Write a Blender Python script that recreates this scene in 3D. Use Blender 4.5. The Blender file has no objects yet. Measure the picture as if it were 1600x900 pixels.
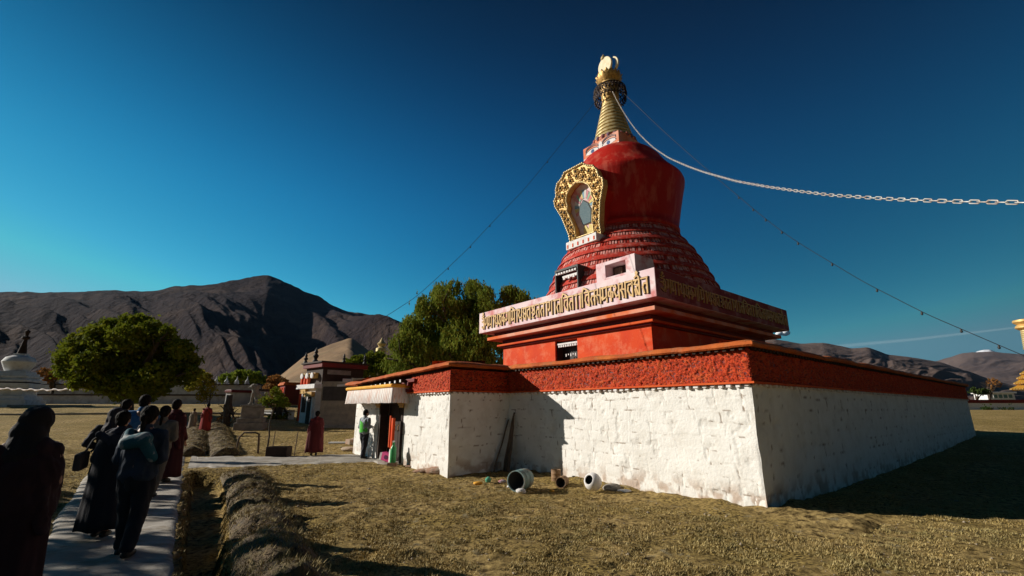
import bpy, bmesh, math, random
import numpy as np
from mathutils import Vector, Matrix, Euler
R = math.radians
random.seed(7)
rng = np.random.default_rng(11)
scene = bpy.context.scene
COL = scene.collection

# ---------------------------------------------------------------- camera
PITCH = R(14.81); FPX = 711.0; EYE = 1.7
cd = bpy.data.cameras.new('camera'); cam = bpy.data.objects.new('camera', cd); COL.objects.link(cam)
cd.sensor_width = 36; cd.lens = 36 * FPX / 1600; cd.clip_start = 0.05; cd.clip_end = 60000
cam.location = (0, 0, EYE); cam.rotation_euler = (R(90) + PITCH, 0, 0)
scene.camera = cam
# ---------------------------------------------------------------- light
SUN_EL = R(23); SUN_AZ = R(-82.6)       # azimuth from +Y, negative = to the left
sun_dir = Vector((math.sin(SUN_AZ) * math.cos(SUN_EL), math.cos(SUN_AZ) * math.cos(SUN_EL), math.sin(SUN_EL)))
sl = bpy.data.lights.new('sun', 'SUN'); sl.energy = 5.0; sl.angle = R(0.5); sl.color = (1, 0.935, 0.83)
so = bpy.data.objects.new('sun', sl); COL.objects.link(so)
so.rotation_euler = sun_dir.to_track_quat('Z', 'Y').to_euler()
w = bpy.data.worlds.new('World'); scene.world = w; w.use_nodes = True
wn = w.node_tree.nodes; wl = w.node_tree.links; wn.clear()
sky = wn.new('ShaderNodeTexSky'); sky.sky_type = 'NISHITA'; sky.sun_disc = False
sky.sun_elevation = SUN_EL; sky.sun_rotation = SUN_AZ
sky.altitude = 3700; sky.air_density = 1.0; sky.dust_density = 0.6; sky.ozone_density = 3.0
# deep polarised sky: contrast curve per channel, in the sky's own brightness
bg = wn.new('ShaderNodeBackground'); bg.inputs[1].default_value = 0.05
wo = wn.new('ShaderNodeOutputWorld')
sp = wn.new('ShaderNodeSeparateColor'); cb_ = wn.new('ShaderNodeCombineColor'); wl.new(sky.outputs[0], sp.inputs[0])
SKYK = 0.0555
# polariser look plus added dimming: darker towards the zenith and away from the sun (by direction in the world)
stc = wn.new('ShaderNodeTexCoord'); sx = wn.new('ShaderNodeSeparateXYZ'); wl.new(stc.outputs['Generated'], sx.inputs[0])
def mrange(src, a0, a1, b0, b1):
    q = wn.new('ShaderNodeMapRange'); q.interpolation_type = 'SMOOTHSTEP'
    for j_, v_ in enumerate((a0, a1, b0, b1)): q.inputs[1 + j_].default_value = v_
    wl.new(src, q.inputs[0]); return q.outputs[0]
vd = wn.new('ShaderNodeVectorMath'); vd.operation = 'DOT_PRODUCT'; wl.new(stc.outputs['Generated'], vd.inputs[0]); vd.inputs[1].default_value = tuple(sun_dir)
Ff0 = mrange(vd.outputs['Value'], -.55, .7, .42, 1.0); Ff1 = mrange(vd.outputs['Value'], -.98, -.45, .05, 1.0); Ef0 = mrange(sx.outputs['Z'], .36, .82, 1.0, .20); Eb = mrange(sx.outputs['Y'], -.6, .15, .35, 1.0)  # unseen sky away from sun and behind camera dimmed further, added to cut fill
fe = wn.new('ShaderNodeMath'); fe.operation = 'MULTIPLY'; wl.new(Ef0, fe.inputs[0]); wl.new(Eb, fe.inputs[1]); Ef = fe.outputs[0]
fq = wn.new('ShaderNodeMath'); fq.operation = 'MULTIPLY'; wl.new(Ff0, fq.inputs[0]); wl.new(Ff1, fq.inputs[1]); Ff = fq.outputs[0]
fm = wn.new('ShaderNodeMath'); fm.operation = 'MULTIPLY'; wl.new(Ff, fm.inputs[0]); wl.new(Ef, fm.inputs[1])
for i_, (gam, k_, cap_) in enumerate(((3.2, 125.0, .18), (1.5, 5.9, .46), (.98, 1.86, .58))):
    m1 = wn.new('ShaderNodeMath'); m1.operation = 'MULTIPLY'; m1.inputs[1].default_value = SKYK; wl.new(sp.outputs[i_], m1.inputs[0])
    m2 = wn.new('ShaderNodeMath'); m2.operation = 'POWER'; m2.inputs[1].default_value = gam; wl.new(m1.outputs[0], m2.inputs[0])
    m3 = wn.new('ShaderNodeMath'); m3.operation = 'MULTIPLY'; m3.inputs[1].default_value = k_ / SKYK; wl.new(m2.outputs[0], m3.inputs[0])
    m4 = wn.new('ShaderNodeMath'); m4.operation = 'MINIMUM'; m4.inputs[1].default_value = cap_ / SKYK; wl.new(m3.outputs[0], m4.inputs[0])
    m5 = wn.new('ShaderNodeMath'); m5.operation = 'MULTIPLY'; wl.new(m4.outputs[0], m5.inputs[0]); wl.new(fm.outputs[0], m5.inputs[1])
    wl.new(m5.outputs[0], cb_.inputs[i_])
wl.new(cb_.outputs[0], bg.inputs[0]); wl.new(bg.outputs[0], wo.inputs[0])
scene.view_settings.view_transform = 'Standard'; scene.view_settings.look = 'None'
scene.view_settings.exposure = 0.28; scene.view_settings.gamma = 1; scene.view_settings.use_curve_mapping = False

# ---------------------------------------------------------------- helpers
def tag(o, label=None, cat=None, group=None, kind=None):
    if label: o['label'] = label
    if cat: o['category'] = cat
    if group: o['group'] = group
    if kind: o['kind'] = kind
    return o
def empty(name, loc, rz=0, label=None, cat=None, group=None):
    o = bpy.data.objects.new(name, None); COL.objects.link(o); o.location = loc; o.rotation_euler = (0, 0, rz)
    o.empty_display_size = 0.2
    return tag(o, label, cat, group)
def copy_tree(o, parent=None):
    c = o.copy(); COL.objects.link(c)
    if parent: c.parent = parent
    for ch in list(o.children): copy_tree(ch, c)
    return c
class MB:
    def __init__(s): s.v = []; s.f = []; s.mi = []; s.cur = 0
    def add(s, vs, fs):
        b = len(s.v); s.v += [tuple(map(float, q)) for q in vs]; s.f += [tuple(i + b for i in f) for f in fs]; s.mi += [s.cur] * len(fs); return s
    def box(s, x0, x1, y0, y1, z0, z1, M=None, taper=0):
        t = taper
        vs = [(x0, y0, z0), (x1, y0, z0), (x1, y1, z0), (x0, y1, z0), (x0 + t, y0 + t, z1), (x1 - t, y0 + t, z1), (x1 - t, y1 - t, z1), (x0 + t, y1 - t, z1)]
        if M is not None: vs = [tuple(M @ Vector(q)) for q in vs]
        return s.add(vs, [(0, 3, 2, 1), (4, 5, 6, 7), (0, 1, 5, 4), (1, 2, 6, 5), (2, 3, 7, 6), (3, 0, 4, 7)])
    def cbox(s, c, d, rz=0, rx=0, ry=0):
        M = Matrix.Translation(c) @ Euler((rx, ry, rz)).to_matrix().to_4x4()
        return s.box(-d[0] / 2, d[0] / 2, -d[1] / 2, d[1] / 2, -d[2] / 2, d[2] / 2, M)
    def tube(s, pts, rad, n=8, caps=True, closed=False):
        pts = [Vector(p) for p in pts]; m = len(pts)
        if not hasattr(rad, '__len__'): rad = [rad] * m
        rings = []; up = None
        for i, p in enumerate(pts):
            a = pts[(i - 1) % m] if (closed or i > 0) else p; b = pts[(i + 1) % m] if (closed or i < m - 1) else p
            t = (b - a).normalized() if (b - a).length > 1e-9 else Vector((0, 0, 1))
            if up is None: up = Vector((0, 0, 1)) if abs(t.z) < .9 else Vector((1, 0, 0))
            u = t.cross(up); 
            if u.length < 1e-6: u = t.cross(Vector((0, 1, 0)))
            u.normalize(); v = u.cross(t).normalized(); up = v
            rings.append([p + (u * math.cos(2 * math.pi * k / n) + v * math.sin(2 * math.pi * k / n)) * rad[i] for k in range(n)])
        vs = [q for r in rings for q in r]; fs = []
        for i in range(m if closed else m - 1):
            j = (i + 1) % m
            for k in range(n): fs.append((i * n + k, i * n + (k + 1) % n, j * n + (k + 1) % n, j * n + k))
        if caps and not closed: fs.append(tuple(range(n - 1, -1, -1))); fs.append(tuple((m - 1) * n + k for k in range(n)))
        return s.add(vs, fs)
    def lathe(s, prof, n=48, c=(0, 0, 0), lean=(0, 0), a0=0, a1=2 * math.pi, caps=True, ell=1.0, wob=0):
        vs = []; full = abs(a1 - a0 - 2 * math.pi) < 1e-6; m = n if full else n + 1
        z0 = prof[0][1]
        for (r, z) in prof:
            for k in range(m):
                a = a0 + (a1 - a0) * k / n; rr = r * (1 + wob * math.sin(3 * a + z) + wob * math.sin(7 * a + 2 * z) * .5)
                vs.append((c[0] + rr * math.cos(a) + lean[0] * (z - z0), c[1] + ell * rr * math.sin(a) + lean[1] * (z - z0), c[2] + z))
        fs = []
        for i in range(len(prof) - 1):
            for k in range(n):
                k2 = (k + 1) % m
                fs.append((i * m + k, i * m + k2, (i + 1) * m + k2, (i + 1) * m + k))
        if caps and full:
            if prof[0][0] > 1e-4: fs.append(tuple(range(m - 1, -1, -1)))
            if prof[-1][0] > 1e-4: fs.append(tuple((len(prof) - 1) * m + k for k in range(m)))
        return s.add(vs, fs)
    def prism(s, poly, z0, z1, M=None):
        """poly in xy, extruded z0..z1"""
        n = len(poly); vs = [(x, y, z0) for x, y in poly] + [(x, y, z1) for x, y in poly]
        if M is not None: vs = [tuple(M @ Vector(q)) for q in vs]
        return s.add(vs, [tuple(range(n - 1, -1, -1)), tuple(range(n, 2 * n))] + [(i, (i + 1) % n, n + (i + 1) % n, n + i) for i in range(n)])
    def ball(s, c, r, n=12, m=8, sq=(1, 1, 1), nz=0, seed=0):
        rr = random.Random(seed); vs = []; 
        for i in range(m + 1):
            th = math.pi * i / m
            for k in range(n):
                a = 2 * math.pi * k / n; q = r * (1 + nz * rr.uniform(-1, 1))
                if i in (0, m): q = r
                vs.append((c[0] + sq[0] * q * math.sin(th) * math.cos(a), c[1] + sq[1] * q * math.sin(th) * math.sin(a), c[2] + sq[2] * q * math.cos(th)))
        fs = [(i * n + k, (i + 1) * n + k, (i + 1) * n + (k + 1) % n, i * n + (k + 1) % n) for i in range(m) for k in range(n)]
        return s.add(vs, fs)
    def build(s, name, m, parent=None, smooth=False, bevel=0, loc=None, rz=0, m2=None):
        me = bpy.data.meshes.new(name); me.from_pydata(s.v, [], s.f)
        if m2: me.materials.append(m); me.materials.append(m2); me.polygons.foreach_set('material_index', s.mi); m = None
        me.update()
        if m: me.materials.append(m)
        o = bpy.data.objects.new(name, me); COL.objects.link(o)
        if parent: o.parent = parent
        if loc is not None: o.location = loc; o.rotation_euler = (0, 0, rz)
        if smooth:
            for p in me.polygons: p.use_smooth = True
            if smooth != 'full': sharp(me, 40)
        if bevel:
            b = o.modifiers.new('b', 'BEVEL'); b.width = bevel; b.segments = 2; b.limit_method = 'ANGLE'; b.angle_limit = R(35)
        return o
def sharp(me, deg):
    bm = bmesh.new(); bm.from_mesh(me)
    for e in bm.edges:
        if len(e.link_faces) == 2 and e.calc_face_angle(0) > R(deg): e.smooth = False
    bm.to_mesh(me); bm.free()
def npmesh(name, V, Fq, m, parent=None, smooth=False, attrs=None):
    """numpy arrays; Fq (n,3) or (n,4)"""
    me = bpy.data.meshes.new(name); V = np.asarray(V, dtype=np.float32); Fq = np.asarray(Fq, dtype=np.int32)
    me.vertices.add(len(V)); me.vertices.foreach_set('co', V.ravel())
    k = Fq.shape[1]; me.loops.add(Fq.size); me.loops.foreach_set('vertex_index', Fq.ravel())
    me.polygons.add(len(Fq)); me.polygons.foreach_set('loop_start', np.arange(0, Fq.size, k, dtype=np.int32))
    me.polygons.foreach_set('loop_total', np.full(len(Fq), k, dtype=np.int32))
    if smooth: me.polygons.foreach_set('use_smooth', np.ones(len(Fq), dtype=bool))
    me.update(calc_edges=True)
    if attrs:
        for an, arr in attrs.items():
            a = me.attributes.new(an, 'FLOAT', 'POINT'); a.data.foreach_set('value', np.asarray(arr, dtype=np.float32).ravel())
    if m: me.materials.append(m)
    o = bpy.data.objects.new(name, me); COL.objects.link(o)
    if parent: o.parent = parent
    return o
def gridfaces(nu, nv):
    i = np.arange(nu - 1)[:, None] * nv + np.arange(nv - 1)[None, :]; i = i.ravel()
    return np.stack([i, i + nv, i + nv + 1, i + 1], 1)
# noise
_tab = rng.random(1 << 16)
def _h(ix, iy, iz=0):
    h = (ix * 374761393 + iy * 668265263 + iz * 2147483647 * 3 + 1013904223) & 0xffffffff
    h = ((h ^ (h >> 13)) * 1274126177) & 0xffffffff
    return _tab[(h ^ (h >> 16)) & 0xffff]
def vn(x, y, z=None):
    x = np.asarray(x, float); y = np.asarray(y, float)
    ix = np.floor(x).astype(np.int64); iy = np.floor(y).astype(np.int64); fx = x - ix; fy = y - iy
    fx = fx * fx * (3 - 2 * fx); fy = fy * fy * (3 - 2 * fy)
    def lay(iz): return (_h(ix, iy, iz) * (1 - fx) + _h(ix + 1, iy, iz) * fx) * (1 - fy) + (_h(ix, iy + 1, iz) * (1 - fx) + _h(ix + 1, iy + 1, iz) * fx) * fy
    if z is None: return lay(0)
    z = np.asarray(z, float); iz = np.floor(z).astype(np.int64); fz = z - iz; fz = fz * fz * (3 - 2 * fz)
    return lay(iz) * (1 - fz) + lay(iz + 1) * fz
def fbm(x, y, o=4, z=None):
    t = 0; a = .5
    for i in range(o):
        t = t + a * vn(np.asarray(x) * 2 ** i + 17.3 * i, np.asarray(y) * 2 ** i - 9.1 * i, None if z is None else np.asarray(z) * 2 ** i); a *= .5
    return t
def sst(a, b, x):
    t = np.clip((np.asarray(x, float) - a) / (b - a), 0, 1); return t * t * (3 - 2 * t)

# ---------------------------------------------------------------- frame of the temple
CX, CY = 4.288, 8.334
AX = np.array([0.7727, 0.6348]); LX = np.array([-0.6348, 0.7727])
RZ = math.atan2(-LX[1], -LX[0])          # local x = -s, local y = n
def W(s, n, z=0): return Vector((CX + s * LX[0] + n * AX[0], CY + s * LX[1] + n * AX[1], z))
def wall_sn(x, y):
    dx = np.asarray(x) - CX; dy = np.asarray(y) - CY
    return dx * LX[0] + dy * LX[1], dx * AX[0] + dy * AX[1]
# ground height
def gz(x, y):
    x = np.asarray(x, float); y = np.asarray(y, float)
    r = 1.35 * sst(9, 52, y) ** 1.0 + .15 * sst(50, 120, y)
    r = r + .8 * sst(-9, -24, x) * sst(18, 48, y)
    return r
cpi, spi = math.cos(PITCH), math.sin(PITCH)
def ray(px, py):
    u = (px - 800) / FPX; v = (450 - py) / FPX
    return Vector((u, cpi - v * spi, spi + v * cpi))
def at(px, py):
    """ground point seen at a pixel of the photo"""
    r = ray(px, py); o = Vector((0, 0, EYE)); z = 0.0
    t = 1.0; 
    for i in range(6000):
        p = o + r * t
        if p.z <= float(gz(p.x, p.y)): return p
        t += .02 + t * .002
    return p
def atY(px, py, Y):
    r = ray(px, py); return Vector((0, 0, EYE)) + r * (Y / r.y)

# ---------------------------------------------------------------- materials
def mk(name, c1, c2=None, scale=4.0, rough=.85, bump=0, bscale=30.0, metal=0, detail=6, c3=None, c3scale=1.2, c3amt=.5, spec=.3, coord='Object', stretch=None, sub=0, contrast=(.35, .65)):
    m = bpy.data.materials.new(name); m.use_nodes = True; N = m.node_tree.nodes; K = m.node_tree.links
    b = N['Principled BSDF']; b.inputs['Roughness'].default_value = rough; b.inputs['Metallic'].default_value = metal
    b.inputs['Specular IOR Level'].default_value = spec
    tc = N.new('ShaderNodeTexCoord'); vec = tc.outputs[coord]
    if stretch:
        mp = N.new('ShaderNodeMapping'); mp.inputs['Scale'].default_value = stretch; K.new(vec, mp.inputs[0]); vec = mp.outputs[0]
    if c2 is None: c2 = tuple(q * .75 for q in c1)
    n = N.new('ShaderNodeTexNoise'); n.inputs['Scale'].default_value = scale; n.inputs['Detail'].default_value = detail; K.new(vec, n.inputs[0])
    r = N.new('ShaderNodeValToRGB'); r.color_ramp.elements[0].position = contrast[0]; r.color_ramp.elements[1].position = contrast[1]
    r.color_ramp.elements[0].color = (*c1, 1); r.color_ramp.elements[1].color = (*c2, 1)
    K.new(n.outputs[0], r.inputs[0]); out = r.outputs[0]
    if c3:
        n2 = N.new('ShaderNodeTexNoise'); n2.inputs['Scale'].default_value = c3scale; n2.inputs['Detail'].default_value = 8; n2.inputs['Roughness'].default_value = .65; K.new(vec, n2.inputs[0])
        r2 = N.new('ShaderNodeValToRGB'); r2.color_ramp.elements[0].position = .5; r2.color_ramp.elements[1].position = .62
        r2.color_ramp.elements[0].color = (0, 0, 0, 1); r2.color_ramp.elements[1].color = (c3amt,) * 3 + (1,)
        K.new(n2.outputs[0], r2.inputs[0]); mx = N.new('ShaderNodeMixRGB'); K.new(r2.outputs[0], mx.inputs[0]); K.new(out, mx.inputs[1]); mx.inputs[2].default_value = (*c3, 1); out = mx.outputs[0]
    K.new(out, b.inputs['Base Color'])
    if bump:
        n3 = N.new('ShaderNodeTexNoise'); n3.inputs['Scale'].default_value = bscale; n3.inputs['Detail'].default_value = 8; n3.inputs['Roughness'].default_value = .6; K.new(vec, n3.inputs[0])
        bp = N.new('ShaderNodeBump'); bp.inputs['Strength'].default_value = 1; bp.inputs['Distance'].default_value = bump; K.new(n3.outputs[0], bp.inputs['Height']); K.new(bp.outputs[0], b.inputs['Normal'])
    return m
def attr_mix(m, attr, col, amt=1.0):
    """mix a colour over the base colour where the point attribute is 1"""
    N = m.node_tree.nodes; K = m.node_tree.links; b = N['Principled BSDF']; src = b.inputs['Base Color'].links[0].from_socket
    a = N.new('ShaderNodeAttribute'); a.attribute_name = attr; mu = N.new('ShaderNodeMath'); mu.operation = 'MULTIPLY'; mu.inputs[1].default_value = amt; mu.use_clamp = True
    K.new(a.outputs['Fac'], mu.inputs[0]); mx = N.new('ShaderNodeMixRGB'); K.new(mu.outputs[0], mx.inputs[0]); K.new(src, mx.inputs[1]); mx.inputs[2].default_value = (*col, 1); K.new(mx.outputs[0], b.inputs['Base Color'])
    return m
def leafmat(name, c1, c2, c3, scale=.8):
    m = mk(name, c1, c2, scale=scale, rough=.8, c3=c3, c3scale=scale * 3, c3amt=.7, spec=.04)
    N = m.node_tree.nodes; K = m.node_tree.links; b = N['Principled BSDF']; out = N['Material Output']
    tr = N.new('ShaderNodeBsdfTranslucent'); ms = N.new('ShaderNodeMixShader'); ms.inputs[0].default_value = .3
    K.new(b.inputs['Base Color'].links[0].from_socket, tr.inputs[0]); K.new(b.outputs[0], ms.inputs[1]); K.new(tr.outputs[0], ms.inputs[2]); K.new(ms.outputs[0], out.inputs[0])
    return m
M = {}
M['white'] = attr_mix(attr_mix(mk('lime_wash', (.80, .775, .73), (.74, .71, .66), scale=2.5, bump=.012, bscale=20, c3=(.58, .53, .46), c3scale=2.2, c3amt=.3), 'crack', (.20, .13, .08), .9), 'dirt', (.42, .30, .22), .8)
M['whitep'] = mk('white_paint', (.78, .76, .74), (.66, .62, .60), scale=5, bump=.004, bscale=25)
M['pinkwhite'] = mk('worn_white_over_red', (.80, .68, .68), (.72, .52, .54), scale=1.6, bump=.004, c3=(.55, .12, .11), c3scale=.9, c3amt=.8)
M['red'] = mk('red_paint', (.64, .065, .008), (.54, .04, .006), scale=1.2, bump=.006, bscale=12, c3=(.70, .24, .12), c3scale=1.6, c3amt=.4, rough=.7, spec=.15)
M['redtrim'] = mk('red_trim', (.55, .06, .010), (.62, .11, .02), scale=2, bump=.004)
M['pinktrim'] = mk('worn_red_trim', (.64, .12, .02), (.68, .34, .24), scale=1.2, bump=.004)
M['darkred'] = mk('deep_red_and_gap_shade', (.17, .008, .005), (.12, .006, .004), scale=1.5, bump=.003, rough=.5)  # deep red paint, also darkened to stand for shade in the cornice gaps
M['domered'] = mk('dome_red_paint', (.42, .012, .005), (.33, .008, .004), scale=1.1, bump=.02, bscale=3.5, rough=.6, spec=.2, c3=(.52,.10,.06), c3scale=2.2, c3amt=.6, stretch=(1, 1, .3))
M['tile'] = mk('tile_red', (.50, .035, .015), (.34, .018, .010), scale=8, bump=.008, bscale=20, c3=(.60, .30, .25), c3scale=5, c3amt=.4)
M['tilepale'] = mk('worn_tile', (.66, .36, .32), (.54, .10, .07), scale=6, bump=.006)
M['coping'] = mk('red_clay_coping', (.52, .13, .022), (.42, .08, .016), scale=2.5, bump=.02, bscale=9, c3=(.36, .14, .06), c3scale=3, c3amt=.6)
M['gold'] = mk('gold', (.70, .46, .17), (.44, .26, .08), scale=14, rough=.5, metal=.3, bump=.006, bscale=40)
M['goldpale'] = mk('pale_brass', (.66, .53, .28), (.42, .31, .13), scale=6, rough=.5, metal=.35, bump=.004, bscale=30, stretch=(1, 1, .4))
M['goldpaint'] = mk('gold_paint', (.62, .38, .11), (.48, .26, .06), scale=5, rough=.5)
M['cream'] = mk('cream_disc', (.82, .72, .50), (.70, .58, .36), scale=5, rough=.5)
M['black'] = mk('black_paint', (.02, .018, .018), (.03, .025, .02), scale=5, rough=.6)
M['dark'] = mk('dark_timber', (.045, .025, .018), (.03, .018, .012), scale=6, rough=.8, bump=.004)
M['wood'] = mk('grey_wood', (.17, .12, .085), (.10, .07, .05), scale=5, rough=.9, bump=.01, stretch=(3, 3, .5))
M['stone'] = mk('grey_stone', (.30, .27, .23), (.20, .18, .15), scale=5, bump=.01, bscale=15)
M['brick'] = mk('broken_brick', (.36, .20, .13), (.30, .24, .18), scale=6, bump=.02, bscale=12)
M['bark'] = mk('bark', (.09, .065, .045), (.05, .035, .025), scale=8, bump=.02, stretch=(2, 2, .4))
M['skin'] = mk('skin', (.36, .19, .12), (.30, .15, .09), scale=8, rough=.55)
M['hair'] = mk('hair', (.008, .007, .006), (.018, .014, .012), scale=30, rough=.8, spec=.08, bump=.012, bscale=45, stretch=(1, 1, .3))
# ================================================================ GROUND, PATHS
def spread(n, a, lim):
    t = np.linspace(-1, 1, n); return np.sinh(t * a) / math.sinh(a) * lim
def bank_h(x, y):
    """the earth banks beside the paths"""
    return np.zeros_like(np.asarray(x, float))
PATH_R = [(-2.9, 2.0), (-3.35, 3.9), (-5.3, 10.9), (-8.1, 20.0), (-12.5, 34.0)]
def path_edges():
    # near -> far, pixels of both kerb lines of the flagged path
    Lp = [(-330, 1150), (35, 897), (85, 810), (130, 742), (195, 692), (240, 668), (268, 660)]
    Rp = [(262, 1150), (275, 900), (283, 800), (290, 735), (294, 700), (298, 672), (299, 660)]
    return [at(*p) for p in Lp], [at(*p) for p in Rp]
def clamp_above(px, py): return at(px, py)
n = 900
gx = spread(n, 8.6, 9000) - 2; gy = spread(n, 8.6, 9000) + 7
X, Y = np.meshgrid(gx, gy, indexing='ij')
det = (fbm(X * 1.1, Y * 1.1, 3) - .45) * .10 + (fbm(X * 6, Y * 6, 3) - .45) * .09
near = 1 - sst(14, 60, np.hypot(X, Y))
s_, n_ = wall_sn(X, Y)
berm = .16 * np.exp(-np.clip(np.maximum(-n_, -s_ * 0), 0, None) ** 2 / .35) * (s_ > -1.4) * (s_ < 6.5) * (n_ < .3) * (fbm(X * 2, Y * 2, 3))
lump = .22 * np.exp(-((s_ + .35) ** 2 + (n_ - .9) ** 2) / .5) * fbm(X * 3, Y * 3, 3)
Z = gz(X, Y) + det * near + berm + lump
# keep the ground just below the flagged path
GROUND_DET = lambda x, y: (fbm(np.asarray(x) * 1.1, np.asarray(y) * 1.1, 3) - .45) * .10
def inpoly(x, y, poly):
    c = np.zeros(np.shape(x), bool); m = len(poly)
    for i in range(m):
        x0, y0 = poly[i][:2]; x1, y1 = poly[(i + 1) % m][:2]
        t = ((y0 > y) != (y1 > y)) & (x < (x1 - x0) * (y - y0) / ((y1 - y0) + 1e-12) + x0); c ^= t
    return c
Le, Re = path_edges()
poly_path = [tuple(p)[:2] for p in Le] + [tuple(p)[:2] for p in reversed(Re)]
cross = [at(292, 711), at(420, 712.5), at(560, 708), at(590, 712), at(640, 722), at(600, 728), at(560, 723), at(430, 728), at(292, 733)]
poly_cross = [tuple(p)[:2] for p in cross]
pm = inpoly(X, Y, poly_path) | inpoly(X, Y, poly_cross)
Z = np.where(pm, gz(X, Y) + det * near * .3 - .012, Z)
TR1 = [tuple(at(*p))[:2] for p in [(266, 990), (280, 900), (288, 820), (294, 742), (302, 737), (352, 737), (360, 770), (358, 800), (350, 850), (352, 900), (360, 990)]]
TR2 = [tuple(at(*p))[:2] for p in [(318, 709), (317, 668), (330, 668), (336, 709)]]
Z = np.where((inpoly(X, Y, TR1) & ~pm), Z - .34, Z); Z = np.where(inpoly(X, Y, TR2), Z - .30, Z)
gm = bpy.data.materials.new('dry_ground'); gm.use_nodes = True
N = gm.node_tree.nodes; K = gm.node_tree.links; b = N['Principled BSDF']; b.inputs['Roughness'].default_value = .95; b.inputs['Specular IOR Level'].default_value = .1
tc = N.new('ShaderNodeTexCoord')
def nz(scale, detail=6, rough=.6):
    q = N.new('ShaderNodeTexNoise'); q.inputs['Scale'].default_value = scale; q.inputs['Detail'].default_value = detail; q.inputs['Roughness'].default_value = rough; K.new(tc.outputs['Object'], q.inputs[0]); return q
def ramp(src, p0, c0, p1, c1):
    r = N.new('ShaderNodeValToRGB'); r.color_ramp.elements[0].position = p0; r.color_ramp.elements[1].position = p1
    r.color_ramp.elements[0].color = (*c0, 1); r.color_ramp.elements[1].color = (*c1, 1); K.new(src, r.inputs[0]); return r.outputs[0]
c_a = ramp(nz(9).outputs[0], .35, (.045, .026, .009), .60, (.54, .38, .15))
c_b = ramp(nz(22).outputs[0], .38, (.035, .022, .007), .58, (.44, .31, .10))
f1 = ramp(nz(.5).outputs[0], .42, (0, 0, 0), .58, (1, 1, 1))
mx = N.new('ShaderNodeMixRGB'); K.new(f1, mx.inputs[0]); K.new(c_a, mx.inputs[1]); K.new(c_b, mx.inputs[2])
f2 = ramp(nz(3, 8, .7).outputs[0], .58, (0, 0, 0), .68, (.7, .7, .7))
mx2 = N.new('ShaderNodeMixRGB'); K.new(f2, mx2.inputs[0]); K.new(mx.outputs[0], mx2.inputs[1]); mx2.inputs[2].default_value = (.34, .30, .20, 1)
K.new(mx2.outputs[0], b.inputs['Base Color'])
bp = N.new('ShaderNodeBump'); bp.inputs['Distance'].default_value = .09; K.new(nz(11, 10, .75).outputs[0], bp.inputs['Height']); K.new(bp.outputs[0], b.inputs['Normal'])
M['ground'] = gm
ground = npmesh('ground', np.stack([X, Y, Z], -1).reshape(-1, 3), gridfaces(n, n), gm, smooth=True); tag(ground, kind='structure')

def ribbon(name, A_, B_, m, lift=.02, nu=160, nv=18, rough=.012, kind='structure'):
    """surface between two polylines, laid on the ground"""
    def res(P, n):
        P = np.array([tuple(p)[:2] for p in P]); d = np.r_[0, np.cumsum(np.hypot(*np.diff(P, axis=0).T))]
        t = np.linspace(0, 1, n) ** 1.6 * d[-1]; return np.stack([np.interp(t, d, P[:, 0]), np.interp(t, d, P[:, 1])], 1)
    a = res(A_, nu); b_ = res(B_, nu); v = np.linspace(0, 1, nv)[None, :, None]
    wob = (fbm(a[:, 0] * 1.5, a[:, 1] * 1.5, 3) - .45)[:, None] * .09
    if name == 'side_path': a = a + np.array([0, 1]) * ((fbm(a[:, 0] * 2.5, a[:, 1] * 0, 4) - .45) * .9)[:, None]; b_ = b_ + np.array([0, 1]) * ((fbm(b_[:, 0] * 2.5 + 50, a[:, 1] * 0, 4) - .45) * .9)[:, None]
    a = a + wob * np.array([1, 0]); b_ = b_ + (fbm(b_[:, 0] * 1.7 + 9, b_[:, 1] * 1.7, 3) - .45)[:, None] * .09 * np.array([1, 0])
    P = a[:, None] * (1 - v) + b_[:, None] * v
    z = gz(P[..., 0], P[..., 1]) + lift + (fbm(P[..., 0] * 2.2, P[..., 1] * 2.2, 4) - .45) * rough * 2
    z[:, 0] -= .07; z[:, -1] -= .07; z[:, 1] -= .03 * fbm(a[:, 0] * 5, a[:, 1] * 5, 3); z[:, -2] -= .05 * fbm(b_[:, 0] * 5, b_[:, 1] * 5, 3)
    o = npmesh(name, np.concatenate([P, z[..., None]], -1).reshape(-1, 3), gridfaces(nu, nv), m, smooth=True)
    return tag(o, kind=kind)
M['path'] = mk('worn_paving', (.42, .38, .33), (.28, .25, .21), scale=1.3, bump=.03, bscale=5, c3=(.20, .16, .11), c3scale=2.2, c3amt=.7, stretch=(1, 1.6, 1))
ribbon('path', Le, Re, M['path'], lift=.02, rough=.022, nu=260, nv=30)
ribbon('side_path', [at(296, 733), at(430, 728), at(560, 723), at(640, 727)], [at(296, 711), at(420, 712.5), at(560, 708), at(625, 712)], M['path'], lift=.008, rough=.03, nu=120, nv=14)
# far kerbs and terraces to the left
for (pa, pb, h_, dpt) in [((-260, 651), (440, 650.5), .12, .9), ((-260, 637), (130, 636), .18, .8)]:
    a = at(*pa); c = at(*pb); mb = MB(); L_ = 40
    for i in range(L_):
        p = a.lerp(c, i / L_); q = a.lerp(c, (i + .985) / L_); g = float(gz(p.x, p.y)); hh = h_ * (.9 + .2 * random.random())
        mb.add([(p.x, p.y, g - .2), (q.x, q.y, g - .2), (q.x, q.y + dpt, g - .2), (p.x, p.y + dpt, g - .2), (p.x, p.y, g + hh), (q.x, q.y, g + hh), (q.x, q.y + dpt, g + hh), (p.x, p.y + dpt, g + hh)],
               [(0, 3, 2, 1), (4, 5, 6, 7), (0, 1, 5, 4), (1, 2, 6, 5), (2, 3, 7, 6), (3, 0, 4, 7)])
    tag(mb.build('kerb', M['stone']), kind='structure')

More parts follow.
